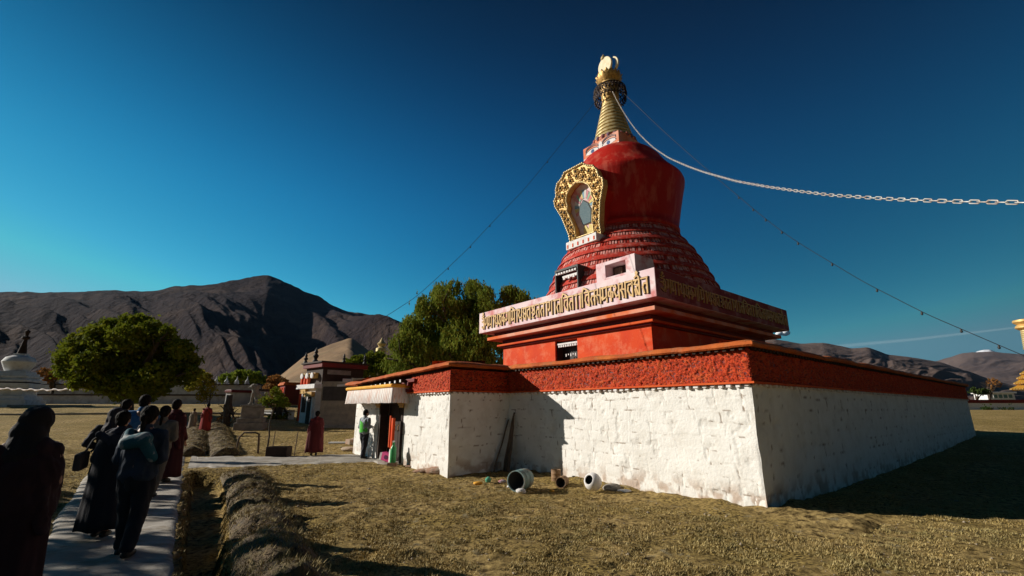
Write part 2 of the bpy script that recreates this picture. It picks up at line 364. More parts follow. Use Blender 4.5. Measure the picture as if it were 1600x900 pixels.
# earth banks beside the path
M['bank'] = mk('bank_soil', (.05, .034, .018), (.15, .10, .048), scale=9, bump=.05, bscale=14, c3=(.24, .19, .07), c3scale=5, c3amt=.55)
def bank(name, cl, width, height, lumps=0, nu=200, nv=26, seed=0):
    P = np.array([tuple(p)[:2] for p in cl]); d = np.r_[0, np.cumsum(np.hypot(*np.diff(P, axis=0).T))]; t = np.linspace(0, d[-1], nu)
    c = np.stack([np.interp(t, d, P[:, 0]), np.interp(t, d, P[:, 1])], 1); tg = np.gradient(c, axis=0); tg /= np.linalg.norm(tg, axis=1)[:, None]
    nr = np.stack([tg[:, 1], -tg[:, 0]], 1); v = np.linspace(-1, 1, nv)
    wd = np.interp(t, np.linspace(0, d[-1], len(width)), width); ht = np.interp(t, np.linspace(0, d[-1], len(height)), height)
    Q = c[:, None] + nr[:, None] * (v[None, :, None] * wd[:, None, None])
    prof = np.clip(1 - np.abs(v) ** 2.2, 0, 1) ** .8
    ph = 1.0
    if lumps:
        tt = t / d[-1]; ph = np.abs(np.sin(tt ** .9 * lumps * math.pi + 1.6 * fbm(t * 1.3, t * 0 + 3, 3))) ** .6 * .92 + .08
        ph = ph[:, None]
    endf = sst(0, .25, t)[:, None] * sst(0, .25, d[-1] - t)[:, None]
    z = gz(Q[..., 0], Q[..., 1]) - .08 + (ht[:, None] * prof[None] * ph + .08 + (fbm(Q[..., 0] * 4 + seed, Q[..., 1] * 4, 4) - .45) * .22 * prof[None]) * np.where(prof[None] > 0.01, 1, 0) * endf
    o = npmesh(name, np.concatenate([Q, z[..., None]], -1).reshape(-1, 3), gridfaces(nu, nv), M['bank'], smooth=True)
    tag(o, kind='structure'); return Q.reshape(-1, 2), z.reshape(-1)
BANKS = []
BANKS.append(bank('earth_bank', [at(455, 960), at(428, 880), at(410, 830), at(398, 790), at(388, 760), at(378, 738)], [.46, .42, .42, .5], [.27, .25, .24, .2], lumps=6.0))
BANKS.append(bank('earth_bank', [at(300, 713), at(304, 690), at(310, 668)], [.40, .55], [.26, .3], seed=5))
BANKS.append(bank('earth_bank', [at(352, 713), at(346, 695), at(338, 676), at(334, 668)], [.46, .6], [.26, .3], seed=9))

# dry grass: one object of many blades
def grass(name, pts, zs, hmin, hmax, m, blades=5, seed=1, wid=.006, spreadr=.04):
    g = np.random.default_rng(seed); k = len(pts); B = blades
    base = np.repeat(pts, B, 0) + g.normal(0, spreadr, (k * B, 2)); z = np.repeat(zs, B)
    h = g.uniform(hmin, hmax, k * B); a = g.uniform(0, 2 * np.pi, k * B); ln = g.uniform(.4, 1.6, k * B) * h
    ox = np.cos(a) * ln; oy = np.sin(a) * ln; px_ = -np.sin(a) * wid * g.uniform(.7, 1.6, k * B); py_ = np.cos(a) * wid * g.uniform(.7, 1.6, k * B)
    V = np.zeros((k * B, 3, 3)); V[:, 0] = np.stack([base[:, 0] - px_, base[:, 1] - py_, z - .01], 1); V[:, 1] = np.stack([base[:, 0] + px_, base[:, 1] + py_, z - .01], 1)
    V[:, 2] = np.stack([base[:, 0] + ox, base[:, 1] + oy, z + h], 1)
    tint = np.repeat(g.random(k * B), 3)
    return npmesh(name, V.reshape(-1, 3), np.arange(k * B * 3).reshape(-1, 3), m, attrs={'tint': tint})
M['grass'] = attr_mix(mk('dry_grass', (.20, .135, .035), (.42, .30, .10), scale=2.2, rough=.8, c3=(.12, .12, .03), c3scale=.8, c3amt=.5), 'tint', (.50, .41, .22), .45)
cnt = 270000
# sample by screen-ish density: radius
rr = 2.2 + 24 * rng.random(cnt) ** 1.7; th = rng.uniform(R(-58), R(62), cnt)
gxp = rr * np.sin(th); gyp = rr * np.cos(th)
s_, n_ = wall_sn(gxp, gyp)
inside = ((s_ > -.02) & (s_ < 18.4) & (n_ > -.02) & (n_ < 24.6)) | ((s_ > 6.8) & (s_ < 13.5) & (n_ > -2.05) & (n_ < 0.1))
keep = ~inside & ~inpoly(gxp, gyp, TR1) & ~inpoly(gxp, gyp, TR2) & ~inpoly(gxp, gyp, poly_path) & ~inpoly(gxp, gyp, poly_cross) & (fbm(gxp * 3.3, gyp * 3.3, 3) > .40)
gxp, gyp = gxp[keep], gyp[keep]
s_, n_ = wall_sn(gxp, gyp)
gzz = gz(gxp, gyp) + (fbm(gxp * 1.1, gyp * 1.1, 3) - .45) * .10 + (fbm(gxp * 6, gyp * 6, 3) - .45) * .09
o = grass('dry_grass', np.stack([gxp, gyp], 1), gzz, .006, .026, M['grass'], blades=5, wid=.0065, spreadr=.03)
tag(o, 'short dry yellow grass covering the yard', 'grass', kind='stuff')
bp_, bz_ = [], []
for q, z in BANKS:
    idx = rng.integers(0, len(q), 5000); bp_.append(q[idx] + rng.normal(0, .02, (5000, 2))); bz_.append(z[idx])
o = grass('bank_grass', np.concatenate(bp_), np.concatenate(bz_), .01, .045, M['grass'], blades=4, seed=5, wid=.004)
tag(o, 'dry straw grass on the low earth banks beside the path', 'grass', kind='stuff')

# loose stones and crumbs of plaster, too many to count
M['pebble'] = attr_mix(mk('pebble', (.30, .24, .16), (.18, .14, .10), scale=12), 'tint', (.46, .38, .29), .5)
def pebbles(name, P, rads, label):
    g = np.random.default_rng(3); k = len(P); base = np.array([(1, 0, 0), (-1, 0, 0), (0, 1, 0), (0, -1, 0), (0, 0, 1), (0, 0, -1)], float)
    fs = np.array([(0, 2, 4), (2, 1, 4), (1, 3, 4), (3, 0, 4), (2, 0, 5), (1, 2, 5), (3, 1, 5), (0, 3, 5)])
    V = base[None] * g.uniform(.6, 1.4, (k, 6, 1)) * rads[:, None, None] * np.array([1, 1, .6]); a = g.uniform(0, 6.28, k); c, s = np.cos(a)[:, None], np.sin(a)[:, None]
    X_ = V[..., 0] * c - V[..., 1] * s; Y_ = V[..., 0] * s + V[..., 1] * c; V = np.stack([X_ + P[:, :1], Y_ + P[:, 1:2], V[..., 2] + P[:, 2:3]], -1)
    F_ = (fs[None] + 6 * np.arange(k)[:, None, None]).reshape(-1, 3)
    return tag(npmesh(name, V.reshape(-1, 3), F_, M['pebble'], attrs={'tint': np.repeat(g.random(k), 6)}), label, 'stones', kind='stuff')
kk = 2600; rr = 2.5 + 20 * rng.random(kk) ** 1.3; th = rng.uniform(R(-45), R(58), kk); qx = rr * np.sin(th); qy = rr * np.cos(th)
sw = rng.uniform(-.6, 6.8, 900); nw = -np.abs(rng.normal(0, .16, 900)) - .02; fx_ = CX + sw * LX[0] + nw * AX[0]; fy_ = CY + sw * LX[1] + nw * AX[1]
qx = np.r_[qx, fx_]; qy = np.r_[qy, fy_]; s_, n_ = wall_sn(qx, qy)
ok = ~(((s_ > -.02) & (s_ < 18.4) & (n_ > -.01) & (n_ < 24.6)) | ((s_ > 6.8) & (s_ < 13.5) & (n_ > -2.05) & (n_ < .1))) & ~inpoly(qx, qy, poly_path) & ~inpoly(qx, qy, TR1) & ~inpoly(qx, qy, TR2)
qx, qy = qx[ok], qy[ok]; qz = gz(qx, qy) + (fbm(qx * 1.1, qy * 1.1, 3) - .45) * .10 + (fbm(qx * 6, qy * 6, 3) - .45) * .09 + .01
pebbles('loose_stones', np.stack([qx, qy, qz], 1), rng.uniform(.005, .019, len(qx)) * (1 + 1.0 * (rng.random(len(qx)) > .95)), 'small loose stones and plaster crumbs scattered over the dry yard')
# ================================================================ HILLS
def azel(px, py):
    r = ray(px, py); return math.atan2(r.x, r.y), r.z / math.hypot(r.x, r.y)
def hills(name, prof, R0, R1, Rb, m, amp, freq, skew, seed, nu=520, nv=200, fall=1.0, base=-10):
    """polar height field; crest at radius R1 follows prof, spurs and gullies run down towards R0"""
    A_ = np.array([azel(*p) for p in prof]); o_ = np.argsort(A_[:, 0]); A_ = A_[o_]
    th = np.linspace(A_[0, 0], A_[-1, 0], nu)[:, None]; el = np.interp(th, A_[:, 0], A_[:, 1])
    k = np.ones(5) / 5; el = el.copy(); e2 = np.convolve(np.pad(el[:, 0], 2, 'edge'), k, 'valid'); el[:, 0] = e2
    t = np.linspace(0, 1.35, nv)[None, :]                    # 0 foot, 1 crest, beyond = back slope
    rr = R0 + (R1 - R0) * t
    Hc = el * R1
    g = np.where(t <= 1, np.clip(t, 0, 1) ** fall, 1 - (t - 1) * 1.6)
    u = th * R1
    x = u / freq + (1 - t) * skew + .9 * (fbm(u / freq * .5 + seed, t * 2 + seed, 3) - .45)
    def ridged(x, y, o=4):
        s = 0; a = .5
        for i in range(o):
            q_ = 2 * vn(x * 2 ** i + 31 * i + seed, y * 1.5 ** i + 7 * i) - 1; s = s + a * (1 - np.sqrt(q_ * q_ + .012)); a *= .42
        return s
    rd = ridged(x, t * 1.1 + seed) - .52
    env = np.clip(np.sin(np.clip(t, 0, 1) ** 1.0 * math.pi), 0, 1) ** 1.1 * (1.15 - .75 * np.clip(t, 0, 1))
    rd2 = ridged(x * 3.1 + 5, t * 3.3) - .6
    h = Hc * g + amp * env * (rd + .46 * rd2) + amp * .07 * (ridged(u / freq * 5, t * 9) - .6) * sst(.0, .2, t)
    h = np.maximum(h, base) if base is not None else h
    h = h * sst(0, .06, t) + (1 - sst(0, .06, t)) * (-5)
    rr = rr + 0 * th
    V = np.stack([rr * np.sin(th), rr * np.cos(th), h + EYE], -1)
    o = npmesh(name, V.reshape(-1, 3), gridfaces(nu, nv), m, smooth=True); return tag(o, kind='structure')
M['rock'] = mk('scree_lit_patches', (.036, .025, .026), (.017, .013, .017), scale=.004, bump=26, bscale=.03, c3=(.12, .080, .060), c3scale=.002, c3amt=.5, rough=1, spec=.05)  # paler patches imitate sunlit streaks on the ridges
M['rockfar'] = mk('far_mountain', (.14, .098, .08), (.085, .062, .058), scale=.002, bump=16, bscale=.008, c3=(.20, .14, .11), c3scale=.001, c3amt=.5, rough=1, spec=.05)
M['sand'] = mk('sandy_hill', (.30, .20, .12), (.20, .135, .085), scale=.03, bump=2, bscale=.08, c3=(.20, .15, .09), c3scale=.02, c3amt=.7, rough=1, spec=.05)
M['snow'] = mk('snow', (.8, .8, .82), (.7, .7, .75), scale=.01, rough=.8)
P_left = [(-900, 430), (-500, 470), (-250, 448), (0, 457), (60, 456), (120, 454), (180, 451), (230, 453), (290, 446), (340, 441), (375, 436), (400, 431), (420, 428.5), (440, 434), (455, 442), (475, 455), (500, 462), (520, 477), (545, 486), (575, 492), (595, 493), (608, 494), (640, 506), (700, 530), (760, 560), (860, 600)]
hills('mountain', P_left, 500, 3000, 0, M['rock'], 470, 600, -1.9, 3.0, nu=900, nv=360, fall=1.15)
P_sand = [(395, 618), (440, 585), (480, 553), (516, 538), (546, 527.5), (552, 529), (578, 549), (605, 556), (650, 560), (700, 575), (760, 600)]
hills('sand_hill', P_sand, 330, 700, 0, M['sand'], 20, 110, -1.0, 8.0, nu=260, nv=120)
P_r1 = [(1080, 560), (1150, 534), (1210, 529), (1250, 537), (1285, 535), (1330, 544), (1356, 542), (1387, 554), (1422, 558), (1471, 566), (1511, 579), (1546, 592), (1600, 606), (1680, 618), (1800, 628)]
hills('mountain', P_r1, 900, 3800, 0, M['rockfar'], 120, 420, 1.2, 12.0, nu=420, nv=220)
P_r2 = [(1300, 585), (1400, 572), (1467, 563), (1502, 552), (1520, 549.5), (1545, 549), (1575, 552), (1600, 553), (1660, 560), (1760, 580), (1900, 590), (2300, 600)]
hills('mountain', P_r2, 4000, 9500, 0, M['rockfar'], 330, 1300, 1.4, 20.0, nu=420, nv=200)
P_r3 = [(1505, 565), (1525, 549), (1536, 546), (1546, 545.5), (1556, 549), (1590, 565)]
hills('snow_peak', P_r3, 10000, 14000, 0, M['snow'], 60, 900, 1.0, 25.0, nu=80, nv=50)
# ================================================================ SHRINE BUILDING
T = empty('shrine_building', (CX, CY, 0), RZ, 'low whitewashed block building with red brushwood parapet around the big red stupa', 'shrine')
# local coordinates: x = -s, y = n
def wallgrid(name, s0, s1, n0, n1, z0, z1, ds, dz, face, parent=T, m=None, amp=.012):
    """displaced wall face. face 'L': plane n=n0 from s0..s1 ; 'R': plane s=s0 from n0..n1 ; returns object"""
    if face == 'L': a = np.array(s0 + (s1 - s0) * np.linspace(0, 1, int((s1 - s0) / ds) + 2)); e0 = s0; e1 = s1
    else: a = np.linspace(n0, n1, int((n1 - n0) / ds) + 2); e0 = n0; e1 = n1
    zz = np.linspace(z0, z1, int((z1 - z0) / dz) + 2)
    A_, Z_ = np.meshgrid(a, zz, indexing='ij')
    wa = A_ + (fbm(A_ * 2.2, Z_ * 2.2, 3) - .45) * .16; wz = Z_ + (fbm(A_ * 1.6 + 40, Z_ * 2, 3) - .45) * .13
    ch = .238; row = np.floor(wz / ch); fz = wz / ch - row; bw = .46 + .12 * _h(row.astype(np.int64), 5 + 0 * row.astype(np.int64)); off = _h(row.astype(np.int64), 9 + 0 * row.astype(np.int64))
    cb = wa / bw + off * 3; fb = cb - np.floor(cb)
    dzj = np.minimum(fz, 1 - fz) * ch; dxj = np.minimum(fb, 1 - fb) * bw
    jw = .008 + .018 * fbm(A_ * 3 + 3, Z_ * 3, 2)
    j = np.maximum((1 - sst(0, 1, dzj / jw)) * .55, 1 - sst(0, 1, dxj / jw))
    blk = _h(np.floor(cb).astype(np.int64), row.astype(np.int64)) - .5
    msk = sst(.36, .56, fbm(A_ * 3.7 + 11, Z_ * 3.7 + 5, 3))
    d = -amp * j * (.35 + .9 * msk) + blk * .008 + (fbm(A_ * 9, Z_ * 9, 3) - .45) * .006 + (fbm(A_ * 1.1, Z_ * 1.3, 2) - .4) * .05
    chip = sst(.60, .68, fbm(A_ * 5 + 70, Z_ * 5, 4)); d = d - chip * .012
    crack = np.clip(j * 1.9 * sst(.37, .5, fbm(A_ * 3.7 + 11, Z_ * 5 + 5, 4)) * sst(.43, .52, fbm(A_ * 11, Z_ * 7, 3)) + .12 * chip, 0, 1)
    low = (1 - sst(.0, .42, Z_ - z0 - .25 - .25 * fbm(A_ * 2, 0 * Z_, 3))) 
    dirt = np.clip(low * sst(.40, .6, fbm(A_ * 6, Z_ * 6, 4)) , 0, 1)
    d = d - .03 * low * fbm(A_ * 5, Z_ * 5, 3)
    edge = sst(0, .05, A_ - e0) * sst(0, .05, e1 - A_); d = d * (edge * .9 + .1) + (1 - edge) * -.006
    if face == 'L': V = np.stack([-A_, n0 - d, Z_], -1)
    else: V = np.stack([-s0 + d + 0 * A_, A_, Z_], -1)
    F_ = gridfaces(len(a), len(zz)); we = 1 - sst(0, .22, A_ - e0); ox = (fbm(Z_ * 2.3 + 5, Z_ * 0, 4) - .47) * .07; oy = (fbm(Z_ * 2.6 + 25, Z_ * 0, 4) - .47) * .07
    if parent is T and (s0 == 0 or face == 'L'): V[..., 0] += ox * we * .6; V[..., 1] += oy * we * .6
    return npmesh(name, V.reshape(-1, 3), F_, m or M['white'], parent, smooth=False, attrs={'crack': crack, 'dirt': dirt})
wf = wallgrid('white_wall', -.0, 7.0, 0, 0, -.25, 2.1, .018, .022, 'L')
wr = wallgrid('white_wall', 0, 0, 0, 24.5, -.25, 2.1, .045, .045, 'R', amp=.02)
mb = MB(); mb.box(-18.4, -.03, .03, 24.45, -.2, 2.13); mb.build('inner_wall', M['white'], T)
# porch walls
PS0, PS1, PN = 6.9, 13.4, -2.0
D0, D1, DZ0, DZ1 = 9.55, 11.3, .12, 1.93
wallgrid('porch_wall', PS0, D0, PN, 0, -.2, 2.1, .025, .028, 'L')
wallgrid('porch_wall', D1, PS1, PN, 0, -.2, 2.1, .03, .03, 'L')
wallgrid('porch_side_wall', PS0, 0, PN, 0.02, -.2, 2.1, .03, .03, 'R')
mb = MB()
mb.box(-D0 + .0, -PS0 - .03, PN + .02, PN + .35, -.2, 2.12); mb.box(-PS1, -D1, PN + .02, PN + .35, -.2, 2.12)
mb.box(-PS0 - .4, -PS0 - .032, PN + .36, .0, -.2, 2.12); mb.box(-PS1, -PS1 + .35, PN + .36, 0, -.2, 2.12)
mb.box(-D1, -D0, PN + .01, PN + .35, DZ1, 2.12)
mb.build('porch_core', M['white'], T)
# battered plaster foot at the porch corner
# floor + inside of the door
mb = MB(); mb.box(-D1 - .1, -D0 + .1, PN - .02, PN + 2, -.2, DZ0); mb.build('door_sill', M['stone'], T)
dr = MB(); dr.box(-D1 + .14, -10.46, PN + .30, PN + .34, DZ0, DZ1 - .1); dr.box(-10.44, -D0 - .14, PN + .30, PN + .34, DZ0, DZ1 - .1)
door = dr.build('door', M['dark'], T, bevel=.005)
for x in (-10.55, -10.32): mb = MB(); mb.tube([(x, PN + .27, 1.0), (x, PN + .22, 1.05), (x, PN + .22, 1.15), (x, PN + .27, 1.2)], .012, 8); mb.build('handle', M['gold'], door)
mb = MB()
for x0 in (-D1, -D0 - .12): mb.box(x0, x0 + .12, PN - .02, PN + .28, DZ0, DZ1)
mb.box(-D1 - .02, -D0 + .02, PN - .05, PN + .28, DZ1 - .1, DZ1 + .003)
mb.build('door_frame', M['dark'], T, bevel=.006)
for x in (-D1 + .02, -D0 - .02):
    mb = MB(); sg = 1 if x < -10.4 else -1
    for k in range(3): mb.box(x - .17 + .03 * k, x + .17 - .03 * k, PN - .14 + .02 * k, PN - .055, DZ1 - .09 - .06 * k, DZ1 - .033 - .06 * k)
    mb.build('bracket', M['goldpaint'], T, bevel=.008)
# beam shelf between wall and frieze
def ringpts(off, s0=0, s1=18.4, n0=0, n1=24.5): return s0 - off, s1 + off, n0 - off, n1 + off
def strip_L(mb, n, s0, s1, z0, z1, t): mb.box(-s1, -s0, n - t, n, z0, z1)
def frieze_face(name, s0, s1, n0, n1, z0, z1, face, sag=None, m='frieze', fine=.02, parent=T):
    a0, a1 = (s0, s1) if face == 'L' else (n0, n1)
    a = np.linspace(a0, a1, int((a1 - a0) / fine) + 2); zz = np.linspace(z0, z1, int((z1 - z0) / .018) + 2)
    A_, Z_ = np.meshgrid(a, zz, indexing='ij')
    q = fbm(A_ * 30, Z_ * 38, 2); d = (np.abs(q - .375) < .07) * -.022 + (fbm(A_ * 16, Z_ * 18, 3) - .45) * .06
    dk = sst(0.02, 0, np.abs(q - .375) - .03)
    dZ = sag(A_) * (Z_ - z0) / (z1 - z0) if sag is not None else 0
    if face == 'L': V = np.stack([-A_, n0 - d, Z_ + dZ], -1)
    else: V = np.stack([-s0 + d, A_, Z_ + dZ], -1)
    return npmesh(name, V.reshape(-1, 3), gridfaces(len(a), len(zz)), M[m], parent, smooth=False, attrs={'crack': np.clip(dk * .9, 0, 1)})
M['frieze'] = attr_mix(mk('red_brushwood', (.54, .055, .010), (.36, .03, .008), scale=18, bump=.012, bscale=45, c3=(.60, .13, .03), c3scale=9, c3amt=.5), 'crack', (.08, .008, .004), .95)
frieze_face('brushwood_frieze', -.04, 7.0, -.04, 0, 2.17, 2.76, 'L', fine=.016)
frieze_face('brushwood_frieze', -.04, 0, -.04, 24.5, 2.17, 2.76, 'R', fine=.04)
mb = MB(); mb.box(-18.4, .015, -.015, 24.5, 2.15, 2.80); mb.build('parapet_core', M['darkred'], T)
mb = MB(); mb.box(-7.0, .10, -.10, -.0, 2.132, 2.168); mb.box(0, .10, 0.0, 24.6, 2.132, 2.168); mb.build('shelf_board', M['redtrim'], T)
# white beam ends under the frieze
def beamends(s0, s1, n, face, name='beam_end_row', step=.165):
    mb = MB(); a = s0; cnt = 0
    while a < s1:
        cnt += 1; lim = 50 if face == 'L' else 40
        wv = .085 + random.uniform(-.015, .02); d = .075 + random.uniform(-.02, .015); h = .055 + random.uniform(-.015, .012)
        if face == 'L': mb.cbox((-a, n - d / 2 + .01, 2.13 - h / 2), (wv, d, h), ry=random.uniform(-.1, .1))
        else: mb.cbox((d / 2 - .01 - n, a, 2.13 - h / 2), (d, wv, h))
        a += step * random.uniform(.93, 1.07)
        if cnt <= lim: mb.build('beam_end', M['whitep'], T, bevel=.008); mb = MB()
    if mb.v: tag(mb.build('beam_ends', M['whitep'], T), kind='stuff')
beamends(.06, 6.9, 0, 'L'); beamends(.1, 24.4, 0, 'R', step=.2)
# coping
def coping(name, pts, out, inn, zb, zt, zi, sag=lambda x: 0, closed=False, parent=T, m='coping', step=.10):
    """pts: local xy polyline of the wall face (outside on the right hand of travel); builds an uneven rounded clay coping"""
    P = [Vector((*p, 0)) for p in pts]; out_ring = []; vs = []; fs = []
    samples = []
    for i in range(len(P) - 1):
        a, b = P[i], P[i + 1]; L_ = (b - a).length; k = max(1, int(L_ / step)); t = (b - a).normalized(); nrm = Vector((t.y, -t.x, 0))
        for j in range(k + (1 if i == len(P) - 2 else 0)):
            p = a.lerp(b, j / k); nn = nrm
            if j == 0 and i > 0:
                t0 = (P[i] - P[i - 1]).normalized(); n0_ = Vector((t0.y, -t0.x, 0)); nn = (n0_ + nrm); nn = nn / max(.3, nn.length_squared) * 2 * 1.0
                nn = (n0_ + nrm) / (1 + n0_.dot(nrm))
            samples.append((p, nn))
    prof = [(-.02, zb + .02), (out * .8, zb), (out, zb + .03), (out, zb + (zt - zb) * .6), (out * .75, zt - .005), (out * .2, zt + (zi - zt) * .3), (-inn, zi), (-inn, zb + .02)]
    for i, (p, nn) in enumerate(samples):
        w1 = (float(fbm(p.x * 1.1 + 3, p.y * 1.1, 3)) - .45) * .09; w2 = (float(fbm(p.x * 2.9 + 30, p.y * 2.9, 3)) - .45) * .07
        sg = sag(p)
        for (o, z) in prof:
            oo = o + (w2 if o > .05 else 0); zz = z + sg + (w1 if z > zb + .04 else w1 * .35) + (float(fbm(p.x * 6, p.y * 6 + z * 9, 2)) - .4) * .02
            q = p + nn * oo; vs.append((q.x, q.y, zz))
    k = len(prof); mm = len(samples)
    for i in range(mm - 1):
        for j in range(k): fs.append((i * k + j, (i + 1) * k + j, (i + 1) * k + (j + 1) % k, i * k + (j + 1) % k))
    fs.append(tuple(range(k))); fs.append(tuple((mm - 1) * k + j for j in range(k - 1, -1, -1)))
    mb = MB(); mb.add(vs, fs); o = mb.build(name, M[m], parent, smooth=True)
    return o
# travel so that outside is to the right: from s=7 to corner then along n   (local x=-s)
coping('coping', [(-6.95, -.02), (0.02, -.02), (0.02, 24.5), (-18.4, 24.5)], .17, .55, 2.775, 2.885, 2.96)
mb = MB()
for i in range(46):
    a = .05 + i * .152; mb.cbox((-a, -.075, 2.752), (.07, .10, .05), ry=random.uniform(-.1, .1))
tag(mb.build('timber_stubs', M['dark'], T, bevel=.005), kind='stuff')
mb = MB()
for i in range(150):
    a = .1 + i * .162; mb.cbox((.075, a, 2.752), (.10, .07, .05))
tag(mb.build('timber_stubs', M['dark'], T), kind='stuff')
# porch parapet: sags towards its far end
psag = lambda p: -.26 * max(0, min(1, (-p[0] - PS0) / (PS1 - PS0))) if not isinstance(p, Vector) else -.26 * max(0, min(1, (-p.x - PS0) / (PS1 - PS0)))
sagA = lambda A_: -.26 * np.clip((A_ - PS0) / (PS1 - PS0), 0, 1)
frieze_face('brushwood_frieze', PS0 - .04, PS0 + 2.2, PN - .04, 0, 2.17, 2.70, 'L', sag=sagA, fine=.018)
frieze_face('brushwood_frieze', PS0 - .04, 0, PN - .04, 0, 2.17, 2.72, 'R', fine=.03)
frieze_face('brushwood_frieze', PS1 - .75, PS1 + .02, PN - .04, 0, 1.95, 2.55, 'L', sag=lambda A_: -.08 + 0 * A_, fine=.02)
mb = MB(); mb.box(-PS1 - .02, -PS0 + .015, PN - .01, .0, 2.15, 2.55); mb.box(-PS0 - 2.2, -PS0 + .012, PN - .012, -.0, 2.552, 2.72); mb.build('porch_parapet_core', M['dark'], T)
mb = MB(); mb.box(-9.3, -PS0 + .10, PN - .10, PN - .0, 2.132, 2.168); mb.box(-PS0, -PS0 + .10, PN + .0, -.1, 2.132, 2.168); mb.build('shelf_board', M['redtrim'], T)
beamends(PS0 + .05, 9.25, PN, 'L')
mb = MB(); a = PN + .1
while a < -.1: mb.cbox((-PS0 + .03, a, 2.10), (.07, .09, .05)); a += .17
tag(mb.build('beam_ends', M['whitep'], T), kind='stuff')
coping('porch_coping', [(-PS1 - .45, 0.6), (-PS1 - .45, PN - .05), (-PS0 + .02, PN - .02), (-PS0 + .02, .35)], .20, 1.2, 2.775, 2.885, 3.02, sag=psag)
# timber beam ends with white tips under the porch roof, and steps of red corbels
mb = MB(); tips = MB()
for i in range(12):
    s = 9.3 + i * .36; zb = 2.60 - .26 * (s - PS0) / (PS1 - PS0)
    mb.cbox((-s, PN - .12, zb), (.10, .34, .09)); tips.cbox((-s, PN - .297, zb), (.085, .012, .075))
rt = mb.build('rafter_row', M['dark'], T, bevel=.006); tips.build('painted_tips', M['whitep'], rt)
mb = MB()
for (s0, s1, z0, z1, o) in [(9.05, 9.55, 2.36, 2.46, .16), (8.75, 9.3, 2.46, 2.56, .12), (9.0, 9.7, 2.17, 2.27, .14)]: mb.box(-s1, -s0, PN - o, PN - .05, z0, z1)
mb.build('corbel', M['darkred'], T, bevel=.01)
# door canopy: yellow band over white pleated cloth
M['cloth'] = mk('pleated_cloth', (.80, .77, .74), (.70, .60, .55), scale=3, rough=.9, c3=(.62, .30, .20), c3scale=7, c3amt=.6, stretch=(3, 3, .3))
M['yellow'] = mk('yellow_band', (.80, .42, .05), (.72, .33, .04), scale=4, rough=.8)
M['yellow2'] = mk('green_gold_band', (.30, .24, .06), (.20, .14, .05), scale=4, rough=.8)
def pleats(name, pts, z0, z1, m, parent, amp=.025, wl=.12, flare=.04):
    P = np.array(pts, float); d = np.r_[0, np.cumsum(np.hypot(*np.diff(P, axis=0).T))]; k = int(d[-1] / .012); t = np.linspace(0, d[-1], k)
    c = np.stack([np.interp(t, d, P[:, 0]), np.interp(t, d, P[:, 1])], 1); tg = np.gradient(c, axis=0); tg /= np.linalg.norm(tg, axis=1)[:, None]; nr = np.stack([tg[:, 1], -tg[:, 0]], 1)
    zz = np.linspace(0, 1, 14); wv = np.abs(np.sin(t / wl * math.pi + 1.5 * fbm(t * 2, t * 0, 2)))[:, None] * (amp * (.25 + zz[None])) + flare * zz[None]
    z = z1 + (z0 - z1) * zz[None] + (np.sin(t * 9)[:, None] * .006 + .012 * vn(t * 14, t * 0)[:, None]) * zz[None]
    V = np.concatenate([c[:, None] + nr[:, None] * wv[..., None], (z + 0 * wv)[..., None]], -1)
    return npmesh(name, V.reshape(-1, 3), gridfaces(k, 14), m, parent, smooth=True)
cx = empty('door_canopy', W(11.2, PN, 1.85), RZ, 'white pleated cloth canopy with yellow band hanging above the porch door', 'canopy')
# local to canopy: x=-(s-11.2), y=n-PN, z-1.85
cp_pts = [(-1.72, 0.0), (-1.72, -.55), (1.95, -.55), (1.95, 0.0)]
pleats('pleated_cloth', cp_pts, .0, .47, M['cloth'], cx)
mb = MB(); mb.tube([(x * 1.012, y * 1.03 if y < 0 else y, .51) for x, y in cp_pts], .055, 8); bnd = mb.build('yellow_band', M['yellow'], cx, smooth=True)
mb = MB(); mb.box(-1.68, 1.9, -.5, -.02, .45, .49); mb.build('frame', M['dark'], cx)

# ================================================================ BIG STUPA
SC = (10.19, 10.71)
S = empty('stupa', W(SC[0], SC[1], 0), RZ, 'large red stupa with gold spire and gold niche rising behind the white walls', 'stupa')
# local: x = -(s-10.19), y = n-10.71
HX, HY = 5.28, 5.76
def tier(name, ins, z0, z1, m, amp=0, bevel=.02, insy=None):
    mb = MB(); i2 = ins if insy is None else insy
    mb.box(-HX + ins, HX - ins, -HY + i2, HY - i2, z0, z1); return mb.build(name, m, S, bevel=bevel)
# plinth with window opening on the left face: s 9.5..10.8 -> x .69..-.61
bx = HX - .9; by = HY - .9
mb = MB(); x0, x1 = -.64, .70
mb.box(-bx, x0, -by, by, 2.3, 4.66); mb.box(x1, bx, -by, by, 2.3, 4.66); mb.box(x0, x1, -by + .7, by, 2.3, 4.66); mb.box(x0, x1, -by, -by + .7, 2.3, 3.55); mb.box(x0, x1, -by + .001, -by + .7, 4.61, 4.658)
mb.build('plinth', M['red'], S)
wn_ = MB(); wn_.box(x0 + .02, x1 - .02, -by + .45, -by + .5, 3.56, 4.6); wo_ = wn_.build('window', M['black'], S)
mb = MB()
for k in range(9): mb.box(x0 + .1 + k * .14, x0 + .18 + k * .14, -by + .10, -by + .2, 4.33, 4.42)
mb.box(x0 + .03, x1 - .05, -by + .08, -by + .2, 4.43, 4.50)
for k in range(6): mb.box(x0 + .45 + k * .14, x0 + .5 + k * .14, -by + .2, -by + .22, 3.9 + .06 * (k % 2), 4.02)
mb.build('white_fringe', M['whitep'], wo_)
mb = MB(); mb.box(x0 + .02, x0 + .10, -by + .1, -by + .4, 3.56, 4.6); mb.box(x1 - .1, x1 - .02, -by + .1, -by + .4, 3.56, 4.6); mb.build('frame', M['dark'], wo_)
tier('cornice_step', .78, 4.665, 4.74, M['darkred']); tier('cornice_step', .66, 4.745, 4.84, M['redtrim'])  # deep red steps carry the shade of the recesses in their colour
